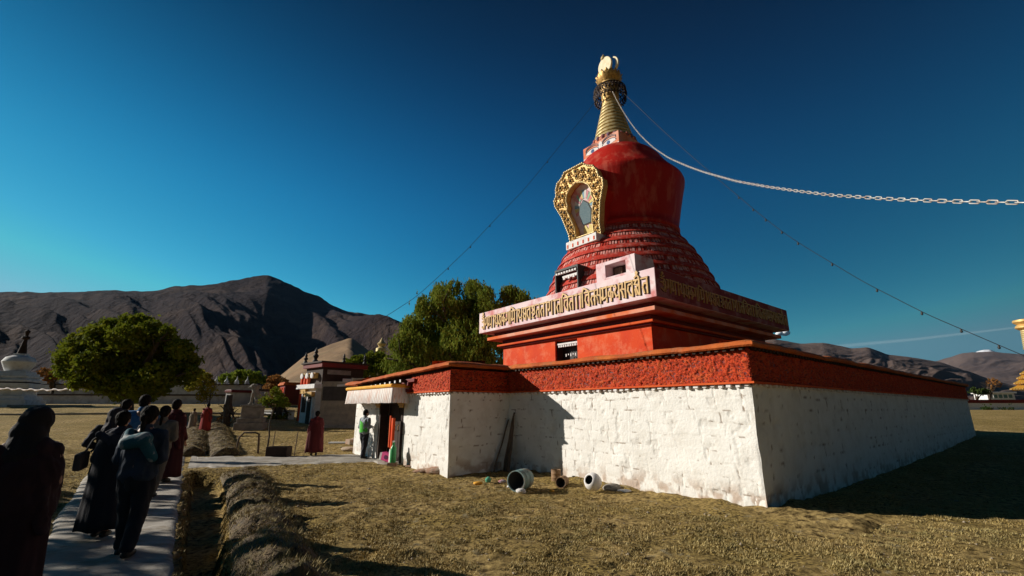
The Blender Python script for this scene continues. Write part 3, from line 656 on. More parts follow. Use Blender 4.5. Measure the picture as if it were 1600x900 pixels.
tier('cornice_step', .86, 4.845, 5.06, M['darkred']); tier('cornice_step', .30, 5.065, 5.22, M['pinktrim'])
tier('cornice_step', .56, 5.225, 5.44, M['darkred'])
tier('inscription_band', 0, 5.445, 6.50, M['pinkwhite'], bevel=.015)
mb = MB(); mb.box(HX - .01, HX + .008, -HY + .012, HY - .012, 5.46, 6.485); mb.build('red_side_band', mk('dark_maroon', (.26, .05, .05), (.20, .03, .035), scale=1.5, c3=(.48, .30, .30), c3scale=1.2, c3amt=.5), S)  # right face of the band in a darker maroon
# ---- lettering: strokes in a unit box, stem at the right
G = {
 'ga': [[(0, .93), (.42, .93)], [(.34, .95), (.34, .42), (.16, .30), (.06, .42)], [(.82, 1), (.82, 0)]],
 'ma': [[(0, .95), (.9, .95)], [(.22, .95), (.22, .28), (.04, .36), (.10, .18), (.82, .34)], [(.82, 1), (.82, 0)]],
 'ya': [[(.02, .86), (.24, .95), (.34, .74), (.10, .50), (.34, .22), (.82, .30)], [(.82, 1), (.82, 0)]],
 'va': [[(0, .95), (.9, .95)], [(.70, .78), (.24, .72), (.12, .42), (.40, .12), (.82, .02)], [(.82, .95), (.82, 0)]],
 'sa': [[(.0, .93), (.40, .95), (.30, .60), (.04, .56), (.24, .42), (.44, .06)], [(.34, .58), (.82, .52)], [(.82, 1), (.82, 0)]],
 'ta': [[(0, .95), (.9, .95)], [(.78, .58), (.36, .62), (.16, .40), (.36, .04)], [(.82, .95), (.82, 0)]],
 'ha': [[(.05, .95), (.85, .95)], [(.62, .95), (.30, .80), (.70, .62), (.24, .44), (.68, .30), (.34, .06), (.72, 0)], [(.86, .95), (.86, .28)]],
 'ka': [[(0, .95), (.9, .95)], [(.52, .95), (.52, 0)], [(.52, .70), (.16, .62), (.14, .34), (.52, .28)], [(.52, .60), (.86, .52), (.80, .22)]],
 'kha': [[(0, .95), (.4, .95), (.34, .52), (.08, .22), (.40, .10), (.82, .48)], [(.5, .78), (.82, .7)], [(.82, 1), (.82, 0)]],
 'ksa': [[(.05, .95), (.86, .95)], [(.45, .95), (.14, .66), (.50, .50), (.20, .30), (.56, .08)], [(.50, .50), (.84, .46)], [(.84, .95), (.84, 0)]],
 'aa': [[(.1, .95), (.62, .95)], [(.5, 1), (.5, 0)]],
 'i': [[(.12, 0), (.12, .98), (.36, 1.26), (.84, 1.16), (1.3, .97)]],
 'om': [[(.1, .95), (.8, .9), (.46, .64), (.14, .66)], [(.46, .64), (.86, .40), (.5, .04), (.1, .2)], [(.2, 1.12), (.5, 1.04), (.8, 1.14)], [(.5, 1.22), (.6, 1.33), (.48, 1.40), (.40, 1.30), (.5, 1.22)], [(.9, .8), (.9, 0)]],
 'dvam': [[(0, .95), (.86, .95)], [(.46, .95), (.14, .70), (.66, .62), (.2, .38), (.34, .04)], [(.42, .40), (.66, .04)], [(.84, .98), (.84, 0)], [(.2, 1.10), (.56, 1.24), (.84, 1.06)], [(.56, 1.26), (.66, 1.38), (.52, 1.46), (.44, 1.34), (.56, 1.26)]],
}
WID = {'aa': .62, 'i': .34, 'om': 1.0, 'dvam': 1.05, 'ha': .95}
SEQ = ['om', 'ga', 'ma', 'aa', 'ya', 'kha', 'ka', 'ga', 'i', 'ma', 'aa', 'ya', 'ksa', 'va', 'ha', 'ta', 'ta', 'aa', 'ga', 'aa', 'ta', 'i', 'va', 'ta', 'aa', 'aa', 'i', 'va', 'ta', 'sa', 'ma', 'ka', 'ya', 'sa', 'va', 'dvam', 'ta']
def letters(width, height, wl=.10):
    """returns (gold MB, dark MB) in xz plane, thickness along -y; x from 0..width"""
    tot = sum(WID.get(g, .9) + .14 for g in SEQ); sc = width / tot; g_ = MB(); d_ = MB(); x = 0; eps = 0
    for gl in SEQ:
        for st in G[gl]:
            for a, b in zip(st[:-1], st[1:]):
                eps = (eps + 1) % 23; e = eps * .0007
                ax, az = (x + a[0]) * sc, a[1] * height; bx_, bz = (x + b[0]) * sc, b[1] * height
                L_ = math.hypot(bx_ - ax, bz - az); an = math.atan2(bz - az, bx_ - ax)
                for (mbq, wv, dep, ex) in ((d_, wl * 1.42, .022 + e, wl * .42), (g_, wl, .042 + e, wl * .35)):
                    Mx = Matrix.Translation(((ax + bx_) / 2 + (.014 if mbq is d_ else 0), 0, (az + bz) / 2)) @ Euler((0, -an, 0)).to_matrix().to_4x4()  # black strokes shifted right: outline with the letters' shadow painted in
                    mbq.box(-L_ / 2 - ex, L_ / 2 + ex, -dep, 0, -wv / 2, wv / 2, Mx)
        x += WID.get(gl, .9) + .14
    return g_, d_
gm_, dm_ = letters(2 * HX - .5, .60, .060)
ol = dm_.build('letter_outline_shadow', M['black'], S); ol.location = (-HX + .25, -HY - .001, 5.62)
ins = gm_.build('inscription', M['goldpaint'], ol)
for w_ in (2 * HY - .5,):
    gm_, dm_ = letters(w_, .50, .046); ol = dm_.build('letter_outline_shadow', M['black'], S); ol.location = (HX + .011, -HY + .25, 5.68); ol.rotation_euler = (0, 0, R(90))
    gm_.build('inscription', M['goldpaint'], ol)
tier('roof_slab', .35, 6.505, 6.62, M['darkred'])
# ---- drum of tile rings
profR = lambda z: float(np.interp(z, [6.4, 7.65, 8.6, 9.4, 10.0, 10.5], [4.62, 4.15, 3.75, 3.34, 2.92, 2.62]))
nr_ = 8; zs_ = np.linspace(6.55, 10.5, nr_ + 1)
for k in range(nr_):
    z0, z1 = zs_[k], zs_[k + 1]; h = z1 - z0; r0 = profR(z0); r1 = profR(z1)
    mb = MB(); mb.lathe([(r0 - .10, z0), (profR(z0 + .55 * h) - .10, z0 + .55 * h), (profR(z0 + .5 * h) + .06, z0 + .47 * h), (profR(z0 + .62 * h) + .07, z0 + .60 * h), (r1 + .01, z1 - .005), (r1 - .3, z1)], 120, caps=False)
    cnt_ = int(2 * math.pi * r0 / .135); sl_ = mb; sp_ = mb
    for j in range(cnt_):
        a = 2 * math.pi * (j + random.uniform(-.12, .12)) / cnt_
        zb = z0 + random.uniform(-.02, .03); zt = z0 + .52 * h; q = mb; mb.cur = 1 if random.random() < .75 else 0
        dr_ = random.uniform(-.015, .02); wv = .088 + random.uniform(-.015, .015)
        Mx = Matrix.Rotation(a, 4, 'Z')
        rb = profR(zb) + dr_; rt = profR(zt) + dr_ - .02; w2 = wv / 2
        vs = [(rb - .12, -w2, zb), (rb, -w2, zb), (rb, w2, zb), (rb - .12, w2, zb), (rt - .12, -w2, zt), (rt, -w2, zt), (rt, w2, zt), (rt - .12, w2, zt)]
        q.add([tuple(Mx @ Vector(v)) for v in vs], [(0, 3, 2, 1), (4, 5, 6, 7), (0, 1, 5, 4), (1, 2, 6, 5), (2, 3, 7, 6), (3, 0, 4, 7)])
        # upper small tile ribs
        mb.cur = 0
        if False:
            zb2, zt2 = z0 + .62 * h, z1; rb = profR(zb2) + .085 + dr_ * .5; rt = profR(zt2) + .03; w2 = .028
            vs = [(rb - .12, -w2, zb2), (rb, -w2, zb2), (rb, w2, zb2), (rb - .12, w2, zb2), (rt - .12, -w2, zt2), (rt, -w2, zt2), (rt, w2, zt2), (rt - .12, w2, zt2)]
            sl_.add([tuple(Mx @ Vector(v)) for v in vs], [(0, 3, 2, 1), (4, 5, 6, 7), (0, 1, 5, 4), (1, 2, 6, 5), (2, 3, 7, 6), (3, 0, 4, 7)])
    mb.build('tile_ring', M['tile'], S, m2=M['tilepale'])
# ---- dormers on the drum (left face). x = 10.19 - s
mb = MB(); fy = -HY + 1.25
X0, X1 = 10.19 - 11.08, 10.19 - 9.62
mb.box(X0 - .001, X0 + .06, fy, fy + 1.6, 6.62, 8.05); mb.box(X1 - .06, X1, fy, fy + 1.6, 6.62, 8.05); mb.box(X0 + .06, X1 - .06, fy, fy + 1.6, 7.95, 8.05)
d1 = mb.build('dormer_window', M['black'], S)
mb = MB(); mb.box(X0 + .06, X1 - .06, fy + .5, fy + .55, 6.6, 7.95); mb.build('shutter', M['black'], d1)
mb = MB()
for k in range(8): mb.box(X0 + .10 + k * .17, X0 + .2 + k * .17, fy - .05, fy + .05, 7.78, 7.87)
for k in range(6): mb.box(X0 + .5 + k * .15, X0 + .61 + k * .15, fy + .03, fy + .1, 7.50 + .05 * (k % 2), 7.62)
mb.box(X0 + .45, X1 - .08, fy + .04, fy + .09, 7.6, 7.68)
mb.build('white_fringe', M['whitep'], d1)
mb = MB(); X0, X1 = 10.19 - 8.56, 10.19 - 6.55; zt = 7.74
mb.box(X0, X0 + .5, fy, fy + 1.3, 6.62, zt); mb.box(X1 - .46, X1, fy, fy + 1.3, 6.62, zt); mb.box(X0 + .5, X1 - .46, fy, fy + 1.3, zt - .16, zt - .003); mb.box(X0 + .5, X1 - .46, fy + .003, fy + 1.3, 6.62, 7.04)
d2 = mb.build('dormer_frame', M['pinkwhite'], S, bevel=.012)
mb = MB(); mb.box(X0 + .5, X1 - .46, fy + .55, fy + .6, 7.04, zt - .16); mb.build('recess', M['dark'], d2)
mb = MB(); mb.box(X0 + .62, X0 + 1.0, fy + .45, fy + .54, 7.05, 7.5); mb.build('panel', M['wood'], d2)
# ---- dome
mb = MB(); mb.lathe([(2.5, 10.35), (2.78, 10.4), (2.80, 10.62), (2.72, 10.66), (2.80, 11.0), (2.95, 11.8), (3.12, 12.6), (3.24, 13.1), (3.27, 13.3), (3.22, 13.45), (3.08, 13.62), (2.85, 13.88), (2.60, 14.2), (2.40, 14.5), (2.2, 14.85), (1.95, 15.15), (1.65, 15.4), (1.3, 15.55), (.3, 15.6)], 128, c=(0, 0, 0), lean=(0, 0))
mb.build('dome', M['domered'], S, smooth='full')
# lean of the upper parts (x towards near right, so negative = towards far left)
ux, uy = -.30, -.05
def upper(z): 
    k = (z - 15.5) / 7
    return (-.28 - .10 * k, -.06 - .0 * k)
# ---- niche: gold openwork frame leaning with the dome
NZ0, NZ1 = 9.78, 13.42
def nic(u, z, dep=0):
    """point of the niche front plane: u = s offset from centre (left positive)"""
    sl_ = -.19 * (z - NZ0)
    return (-(u + .08), -2.98 + sl_ - dep - .12, z)
outer = [(-.98, 9.78), (-1.0, 10.3), (-1.28, 11.3), (-1.60, 11.95), (-1.62, 12.25), (-1.42, 12.45), (-1.38, 12.75), (-1.20, 13.05), (-.85, 13.2), (-.62, 13.42), (.62, 13.42), (.85, 13.2), (1.20, 13.05), (1.38, 12.75), (1.42, 12.45), (1.62, 12.25), (1.60, 11.95), (1.28, 11.3), (1.0, 10.3), (.98, 9.78)]
inner = [(-.56, 9.98), (-.58, 10.5), (-.78, 11.2), (-.90, 11.5), (-.80, 11.72), (-.84, 12.0), (-.72, 12.3), (-.42, 12.54), (-.12, 12.64), (0, 12.70), (.0, 12.70), (.12, 12.64), (.42, 12.54), (.72, 12.3), (.84, 12.0), (.80, 11.72), (.90, 11.5), (.78, 11.2), (.58, 10.5), (.56, 9.98)]
def frame_ring(mb, A_, B_, d0, d1):
    n_ = len(A_); vs = [nic(u, z, d0) for u, z in A_] + [nic(u, z, d0) for u, z in B_] + [nic(u, z, d1) for u, z in A_] + [nic(u, z, d1) for u, z in B_]; fs = []
    for i in range(n_ - 1):
        fs += [(2 * n_ + i, 2 * n_ + i + 1, 3 * n_ + i + 1, 3 * n_ + i), (i, n_ + i, n_ + i + 1, i + 1), (i, i + 1, 2 * n_ + i + 1, 2 * n_ + i), (n_ + i, 3 * n_ + i, 3 * n_ + i + 1, n_ + i + 1)]
    i = n_ - 1
    fs += [(2 * n_ + i, 2 * n_, 3 * n_, 3 * n_ + i), (i, n_ + i, n_, 0), (i, 0, 2 * n_, 2 * n_ + i), (n_ + i, 3 * n_ + i, 3 * n_, n_)]
    mb.add(vs, fs)
mb = MB(); frame_ring(mb, outer, inner, -.30, 0); fr = mb.build('niche_frame', M['gold'], S)
mb = MB()      # sides that carry the frame back to the dome
frame_ring(mb, [(u * .93, 9.85 + (z - 9.85) * .97) for u, z in outer], [(u * 1.06, z) for u, z in inner], -1.0, -.301); mb.build('niche_side', M['domered'], S)
mb = MB()      # beaded rims
mb.tube([nic(u, z, .02) for u, z in outer], .05, 8, closed=True); mb.tube([nic(u, z, .02) for u, z in inner], .035, 8, closed=True)
for i in range(len(outer)):
    a = Vector(nic(*outer[i], .06)); b_ = Vector(nic(*outer[(i + 1) % len(outer)], .06)); k = max(1, int((b_ - a).length / .11))
    for j in range(k): mb.ball(a.lerp(b_, j / k), .045, 6, 4)
mb.build('beaded_rim', M['goldpale'], fr, smooth=True)
mb = MB(); hol = MB(); rr_ = random.Random(3)
mid = [((a[0] + b[0]) / 2, (a[1] + b[1]) / 2) for a, b in zip(outer, inner)]
# scrollwork: curls and bosses spread over the frame
poly_in = inner; 
def inp(u, z, P):
    c = False
    for i in range(len(P)):
        x0, y0 = P[i]; x1, y1 = P[(i + 1) % len(P)]
        if (y0 > z) != (y1 > z) and u < (x1 - x0) * (z - y0) / (y1 - y0 + 1e-12) + x0: c = not c
    return c
holes = []
for fr_ in (.33, .68):
    P = [(a[0] * (1 - fr_) + b[0] * fr_, a[1] * (1 - fr_) + b[1] * fr_) for a, b in zip(inner, outer)]
    d = [0]
    for i in range(1, len(P)): d.append(d[-1] + math.hypot(P[i][0] - P[i - 1][0], P[i][1] - P[i - 1][1]))
    k = int(d[-1] / .44)
    for j in range(k + 1):
        t = d[-1] * (j + (.5 if fr_ > .5 else 0)) / (k + .5); holes.append((float(np.interp(t, d, [p[0] for p in P])), float(np.interp(t, d, [p[1] for p in P]))))
for (u, z) in holes:
    c = Vector(nic(u, z, .03)); e1 = Vector(nic(u + 1, z)) - Vector(nic(u, z)); e2 = (Vector(nic(u, z + 1)) - Vector(nic(u, z))).normalized()
    for q in range(6):
        an = q * math.pi / 3 + .3; c2 = c + (e1 * math.cos(an) + e2 * math.sin(an)) * .12; mb.ball(c2, .052, 7, 5)
    hol.ball(c, .062, 8, 5)
for _ in range(420):
    u = rr_.uniform(-1.6, 1.6); z = rr_.uniform(9.85, 13.35)
    if not inp(u * 1.05, z, outer) or inp(u, z, [(a * 1.15, b_) for a, b_ in inner]) or min(math.hypot(u - h[0], z - h[1]) for h in holes) < .17: continue
    c = Vector(nic(u, z, .02)); an = rr_.uniform(0, 6.28); pts = []
    for q in range(7):
        t = q / 6; rr2 = .09 * (1 - t * .75); pts.append(c + Vector((math.cos(an + t * 4.6) * rr2, -.01, math.sin(an + t * 4.6) * rr2)))
    mb.tube(pts, [.026] * 5 + [.03, .02], 5)
tag(mb.build('scrollwork', M['gold'], fr, smooth=True), kind='stuff'); hol.build('pierced_hole', M['black'], fr, smooth=True)
# recess and painted panel (plain fan of colours with a blue-grey shape)
def panel(poly, d, m, name, parent, th=.03):
    mb = MB(); n_ = len(poly); vs = [nic(u, z, d) for u, z in poly] + [nic(u, z, d - th) for u, z in poly]
    mb.add(vs, [tuple(range(n_)), tuple(range(2 * n_ - 1, n_ - 1, -1))] + [(i, (i + 1) % n_, n_ + (i + 1) % n_, n_ + i) for i in range(n_)]); return mb.build(name, m, parent)
rc = panel([(u * 1.04, z) for u, z in inner], -.36, M['pinkwhite'], 'niche_panel', S, th=.2)
cols = [(.70, .28, .25), (.72, .60, .25), (.25, .42, .52), (.74, .70, .66), (.62, .30, .34), (.30, .48, .36)]
cm = [mk('painted_ray', c, tuple(q * .85 for q in c), scale=6) for c in cols]
for k in range(16):
    a0 = math.pi * (-.12 + 1.24 * k / 16); a1 = math.pi * (-.12 + 1.24 * (k + .86) / 16)
    p = [(math.cos(a) * r_, 11.5 + math.sin(a) * r_ * 1.12) for a, r_ in ((a0, .40), (a1, .40), (a1, .78), (a0, .78))]
    if min(q[1] for q in p) > 10.4: panel([(u * .84, z) for u, z in p], -.34 + .0008 * k, cm[k % 6], 'painted_ray', rc, th=.01)
hexm = mk('slate_blue_paint', (.10, .16, .19), (.14, .20, .22), scale=22, contrast=(.45, .55))
panel([(-.28, 10.62), (-.42, 11.25), (-.30, 11.62), (0, 11.88), (.30, 11.62), (.42, 11.25), (.28, 10.62)], -.315, M['black'], 'figure_outline', rc, th=.012)
panel([(-.24, 10.66), (-.37, 11.24), (-.26, 11.58), (0, 11.81), (.26, 11.58), (.37, 11.24), (.24, 10.66)], -.30, hexm, 'figure_shape', rc, th=.012)
panel([(-.3, 10.1), (-.3, 10.5), (-.12, 10.6), (0, 10.35), (.12, 10.6), (.3, 10.5), (.3, 10.1)], -.325, cm[1], 'painted_base', rc, th=.012)
# white ledge below the niche
mb = MB(); mb.box(-1.06, .90, -3.50, -2.3, 9.36, 9.76); lg = mb.build('niche_ledge', M['whitep'], S, bevel=.02)
for k in range(6): mb = MB(); mb.box(-.98 + k * .34, -.90 + k * .34, -3.515, -3.49, 9.42, 9.60); mb.build('slot', M['red'], lg)
# ---- harmika with painted eyes
hx, hy = upper(15.6)
E_ = MB(); E_.box(hx - 1.25, hx + 1.25, hy - 1.25, hy + 1.25, 15.35, 16.14); hk = E_.build('harmika', M['pinktrim'], S, bevel=.01)
def eye(sgn):
    mbw = MB(); mbk = MB(); mbo = MB()
    N_ = 16; cxx = sgn * .60
    up_ = [(cxx + .46 * math.cos(math.pi * i / N_), 15.68 + .20 * math.sin(math.pi * i / N_)) for i in range(N_ + 1)]; dn = [(cxx + .46 * math.cos(math.pi * i / N_), 15.68 - .10 * math.sin(math.pi * i / N_)) for i in range(N_, -1, -1)]
    Mx = Matrix.Translation((hx, hy - 1.25, 0)) @ Matrix.Rotation(R(90), 4, 'X')
    pw = [(x, z) for x, z in up_ + dn[1:-1]]; mbw.prism(pw, -.001, .012, Mx)
    mbk.prism([(cxx - sgn * .04 + .12 * math.cos(t * math.pi / 6), 15.71 + .11 * math.sin(t * math.pi / 6)) for t in range(12)], .0125, .02, Mx)
    for dz, wv in ((.0, .022), (.14, .022), (.22, .016)):
        mbo.tube([(hx + x, hy - 1.262, z + dz) for x, z in up_], wv, 5)
    mbw.build('eye_white', M['whitep'], hk); mbk.build('eye_pupil', mk('eye_blue', (.08, .14, .30)), hk); mbo.build('eyebrow', mk('eye_line', (.16, .16, .20)), hk)
eye(1); eye(-1)
mb = MB(); Mx = Matrix.Translation((hx, hy - 1.25, 0)) @ Matrix.Rotation(R(90), 4, 'X')
mb.prism([(-1.24, 15.36), (1.24, 15.36), (1.24, 15.46), (.9, 15.47), (.25, 15.50), (.16, 15.9), (0, 16.08), (-.16, 15.9), (-.25, 15.5), (-.9, 15.47), (-1.24, 15.46)], -.0005, .006, Mx); mb.build('white_brow_paint', M['whitep'], hk)
# ---- spire: base lotus, thirteen rings
mb = MB(); prof = []
mb.lathe([(1.0, 16.145), (1.22, 16.2), (1.25, 16.32), (1.15, 16.42), (.9, 16.45)], 48, c=(*upper(16.2), 0)); lb = mb.build('spire_base', M['pinktrim'], S, smooth=True)
mb = MB()
for k in range(22):
    a = 2 * math.pi * k / 22; ux_, uy_ = upper(16.3); mb.ball((ux_ + 1.18 * math.cos(a), uy_ + 1.18 * math.sin(a), 16.33), .13, 8, 6, sq=(1, 1, 1.1))
mb.build('base_petals', mk('painted_petals', (.10, .10, .18), (.35, .10, .07), scale=3), lb, smooth=True)
z = 16.45; r = 1.12
NR = 13; zt_ = 19.6
for k in range(NR):
    z0 = 16.45 + (zt_ - 16.45) * (1 - (1 - k / NR) ** 1.12); z1 = 16.45 + (zt_ - 16.45) * (1 - (1 - (k + 1) / NR) ** 1.12); h = z1 - z0; r0 = 1.14 + (.33 - 1.14) * (k / NR) ** .93; r1 = 1.14 + (.33 - 1.14) * ((k + 1) / NR) ** .93
    mb = MB(); mb.lathe([(r0 - .09, z0), (r0, z0 + .03), (r0 + .005, z0 + .06), (r1 + .012, z1 - .065), (r1 - .01, z1 - .05), (r1 - .11, z1 - .045)], 40, c=(*upper((z0 + z1) / 2), 0)); rg = mb.build('spire_ring', M['goldpale'], S, smooth=True)
mb = MB(); mb.lathe([(1.02, 16.44), (.26, 19.7)], 32, c=(*upper(17.5), 0)); mb.build('spire_core', M['black'], S, smooth=True)
# parasol: dark openwork ring
px_, py_ = upper(20); mb = MB()
for zz_, r_ in ((19.35, .90), (20.0, .92), (20.22, .62)): mb.tube([(px_ + r_ * math.cos(2 * math.pi * k / 40), py_ + r_ * math.sin(2 * math.pi * k / 40), zz_) for k in range(40)], .035, 6, closed=True)
for k in range(30):
    a = 2 * math.pi * k / 30
    for (a2, q) in ((a + .22, 0), (a - .22, 1)):
        mb.tube([(px_ + .9 * math.cos(a), py_ + .9 * math.sin(a), 19.36), (px_ + .96 * math.cos((a + a2) / 2), py_ + .96 * math.sin((a + a2) / 2), 19.68), (px_ + .92 * math.cos(a2), py_ + .92 * math.sin(a2), 20.0)], .022, 5)
    mb.tube([(px_ + .92 * math.cos(a), py_ + .92 * math.sin(a), 20.0), (px_ + .3 * math.cos(a), py_ + .3 * math.sin(a), 20.24)], .03, 5)
    mb.ball((px_ + .9 * math.cos(a), py_ + .9 * math.sin(a), 19.26), .05, 6, 5); mb.ball((px_ + .93 * math.cos(a + .1), py_ + .93 * math.sin(a + .1), 19.68), .075, 6, 5, nz=.3, seed=k)
mb.build('parasol_ring', mk('dark_iron', (.03, .018, .014), (.05, .03, .02), scale=8, metal=.4, rough=.6), S)
mb = MB(); mb.lathe([(.3, 19.62), (.36, 19.8), (.28, 19.95), (.42, 20.1), (.52, 20.28), (.46, 18.43), (.56, 20.42), (.56, 20.72), (.48, 20.78), (.60, 20.9), (.3, 20.95)], 40, c=(px_, py_, 0)); mb.build('gilded_neck', M['gold'], S, smooth=True)
mb = MB()          # crown of petals
for k in range(14):
    a = 2 * math.pi * k / 14
    for (r0, z0, r1, z1, wv) in ((.54, 20.42, .78, 20.92, .16), (.54, 20.7, .66, 21.18, .14)):
        a_ = a + (0 if r1 > .7 else math.pi / 14); pts = []
        for t, ww in ((0, .55), (.3, 1), (.6, .95), (.85, .5), (1, .08)):
            rr2 = r0 + (r1 - r0) * t ** .8; zz_ = z0 + (z1 - z0) * t
            pts.append((rr2, zz_, wv * ww))
        vs = []
        for (q, zz_, ww) in pts:
            for s_g, dq in ((-1, 0), (0, .04), (1, 0)):
                vs.append((px_ + (q + dq) * math.cos(a_) - s_g * ww * math.sin(a_), py_ + (q + dq) * math.sin(a_) + s_g * ww * math.cos(a_), zz_))
        nvs = len(vs); vs += [(px_ + (x_ - px_) * .94, py_ + (y_ - py_) * .94, zz_ - .02) for x_, y_, zz_ in vs]; fs = []
        for i in range(4):
            for j in range(2): fs += [(i * 3 + j, i * 3 + j + 1, i * 3 + j + 4, i * 3 + j + 3), (nvs + i * 3 + j, nvs + i * 3 + j + 3, nvs + i * 3 + j + 4, nvs + i * 3 + j + 1)]
        mb.add(vs, fs)
mb.build('petal_crown', mk('aged_gilt', (.55, .33, .10), (.30, .17, .05), scale=9, rough=.5, metal=.5), S, smooth=True)
fx, fy_ = upper(21.7)
mb = MB(); Mx = Matrix.Translation((fx - .10, fy_ - .12, 21.78)) @ Matrix.Rotation(R(90), 4, 'X') 
mb.prism([(.50 * math.cos(t * math.pi / 18), .60 * math.sin(t * math.pi / 18)) for t in range(36)], -.07, .07, Mx); mb.build('sun_disc', M['cream'], S, bevel=.03)
mb = MB(); pts = [(.50 * math.cos(t), .55 * math.sin(t)) for t in np.linspace(-1.9, 1.15, 22)] + [(.50 * math.cos(t) * .68 - .0, .55 * math.sin(t) * .93 + .0) for t in np.linspace(1.15, -1.9, 22)]
mb.prism(pts, -.06, .06, Matrix.Translation((fx + .20, fy_ + .12, 21.75)) @ Matrix.Rotation(R(90), 4, 'X')); mb.build('moon_crescent', M['cream'], S, bevel=.015)
mb = MB(); mb.lathe([(.04, 22.0), (.16, 22.12), (.15, 22.26), (.05, 22.42), (.01, 22.5)], 16, c=(fx - .22, fy_ - .1, .22)); mb.build('jewel_tip', M['goldpale'], S, smooth=True)

# ================================================================ CHAIN AND CABLES
def interp_img(path, dinv, n):
    xs = [p[0] for p in path]; ys = [p[1] for p in path]
    # smooth (monotone) curve through the points
    X_ = np.linspace(xs[0], xs[-1], n)
    P = np.polyfit(xs, ys, 5) if len(xs) > 6 else None
    Y_ = np.interp(X_, xs, ys)
    for _ in range(3):
        k = np.ones(9) / 9; Yp = np.pad(Y_, 4, 'edge'); Ys = np.convolve(Yp, k, 'valid'); Ys[:5] = Y_[:5]; Ys[-5:] = Y_[-5:]; Y_ = Ys
    out = []
    for x_, y_ in zip(X_, Y_):
        r = ray(x_, y_); d = 1 / dinv(x_)      # depth along the optical axis
        out.append(Vector((0, 0, EYE)) + r * d)
    return out
ch_path = [(957, 143), (968, 165), (985, 192), (1000, 211), (1020, 230), (1045, 247), (1075, 260), (1100, 269), (1150, 283), (1200, 292), (1250, 299), (1300, 305), (1400, 311.5), (1500, 315), (1600, 316.5), (1700, 317), (1800, 316)]
cpts = interp_img(ch_path, lambda x: (x - 806) / 3255., 900)
L_ = [0]
for a, b_ in zip(cpts[:-1], cpts[1:]): L_.append(L_[-1] + (b_ - a).length)
L_ = np.array(L_); CP = np.array([tuple(p) for p in cpts])
def oncurve(l): return Vector([float(np.interp(l, L_, CP[:, i])) for i in range(3)])
M['steel'] = mk('galvanised_steel', (.62, .60, .56), (.50, .46, .40), scale=9, rough=.45, metal=.3, c3=(.35, .16, .08), c3scale=6, c3amt=.5)
mb = MB(); pitch = .088; l = 0.0; k = 0
while l < L_[-1] - pitch * 1.4:
    a = oncurve(l); b_ = oncurve(l + pitch * 1.0); t = (b_ - a).normalized(); sd = t.cross(Vector((0, 0, 1))).normalized(); up = sd.cross(t)
    wv = up if k % 2 == 0 else sd; c = (a + b_) / 2; hl = pitch * .62; hw = .018; pts = []
    for i in range(10):
        an = 2 * math.pi * i / 10; cx_ = math.cos(an); sx_ = math.sin(an)
        pts.append(c + t * ((hl - hw) * (1 if cx_ > 0.01 else -1 if cx_ < -.01 else 0) + cx_ * hw) + wv * sx_ * hw)
    mb.tube(pts, .0060, 5, closed=True); l += pitch; k += 1
tag(mb.build('chain', M['steel'], smooth='full'), 'pale steel link chain swooping from the top of the stupa spire to the right', 'chain')
def cable(name, path, dinv, rad, label, bulbs, m, step=22, group=None, start=0):
    pts = interp_img(path, dinv, 260); e = empty(name, pts[0], 0, label, 'cable', group)
    P0 = pts[0]; mb = MB(); mb.tube([p - P0 for p in pts], rad, 5); mb.build('wire', m, e)
    xs = np.linspace(path[0][0], path[-1][0], 260)
    for bxp in bulbs:
        i = int(np.argmin(np.abs(xs - bxp))); mb = MB(); p = pts[i] - P0; s_b = rad * 3.2; mb.lathe([(s_b * .5, 0), (s_b * .6, -s_b), (s_b, -2.0 * s_b), (s_b * .9, -3 * s_b), (.001, -3.6 * s_b)], 8, c=tuple(p)); mb.build('bulb', m, e, smooth=True)
cable('light_cable', [(975, 146), (1040, 208), (1100, 261), (1180, 329), (1215, 357), (1250, 381), (1350, 441), (1450, 492), (1600, 556), (1700, 595)], lambda x: 1 / 21.5 + (x - 975) / 725 * (1 / 11. - 1 / 21.5), .010, 'dark wire with small bulbs running from the spire down to the right edge', [1155, 1176, 1196, 1222, 1246, 1300, 1370, 1440, 1500, 1560], M['black'])
cable('light_cable', [(935, 152), (915, 178), (860, 246), (820, 295), (765, 352), (730, 390), (690, 428), (650, 464), (610, 490), (560, 520)][::-1], lambda x: 1 / 22. + (935 - x) / 375 * (1 / 17. - 1 / 22.), .009, 'dark wire with few bulbs running from the spire down left past the willow', [766, 735, 856, 700], M['black'])
for (x_, y_) in ((997, 207), (1003, 213), (1012, 222), (1021, 231)):
    pass
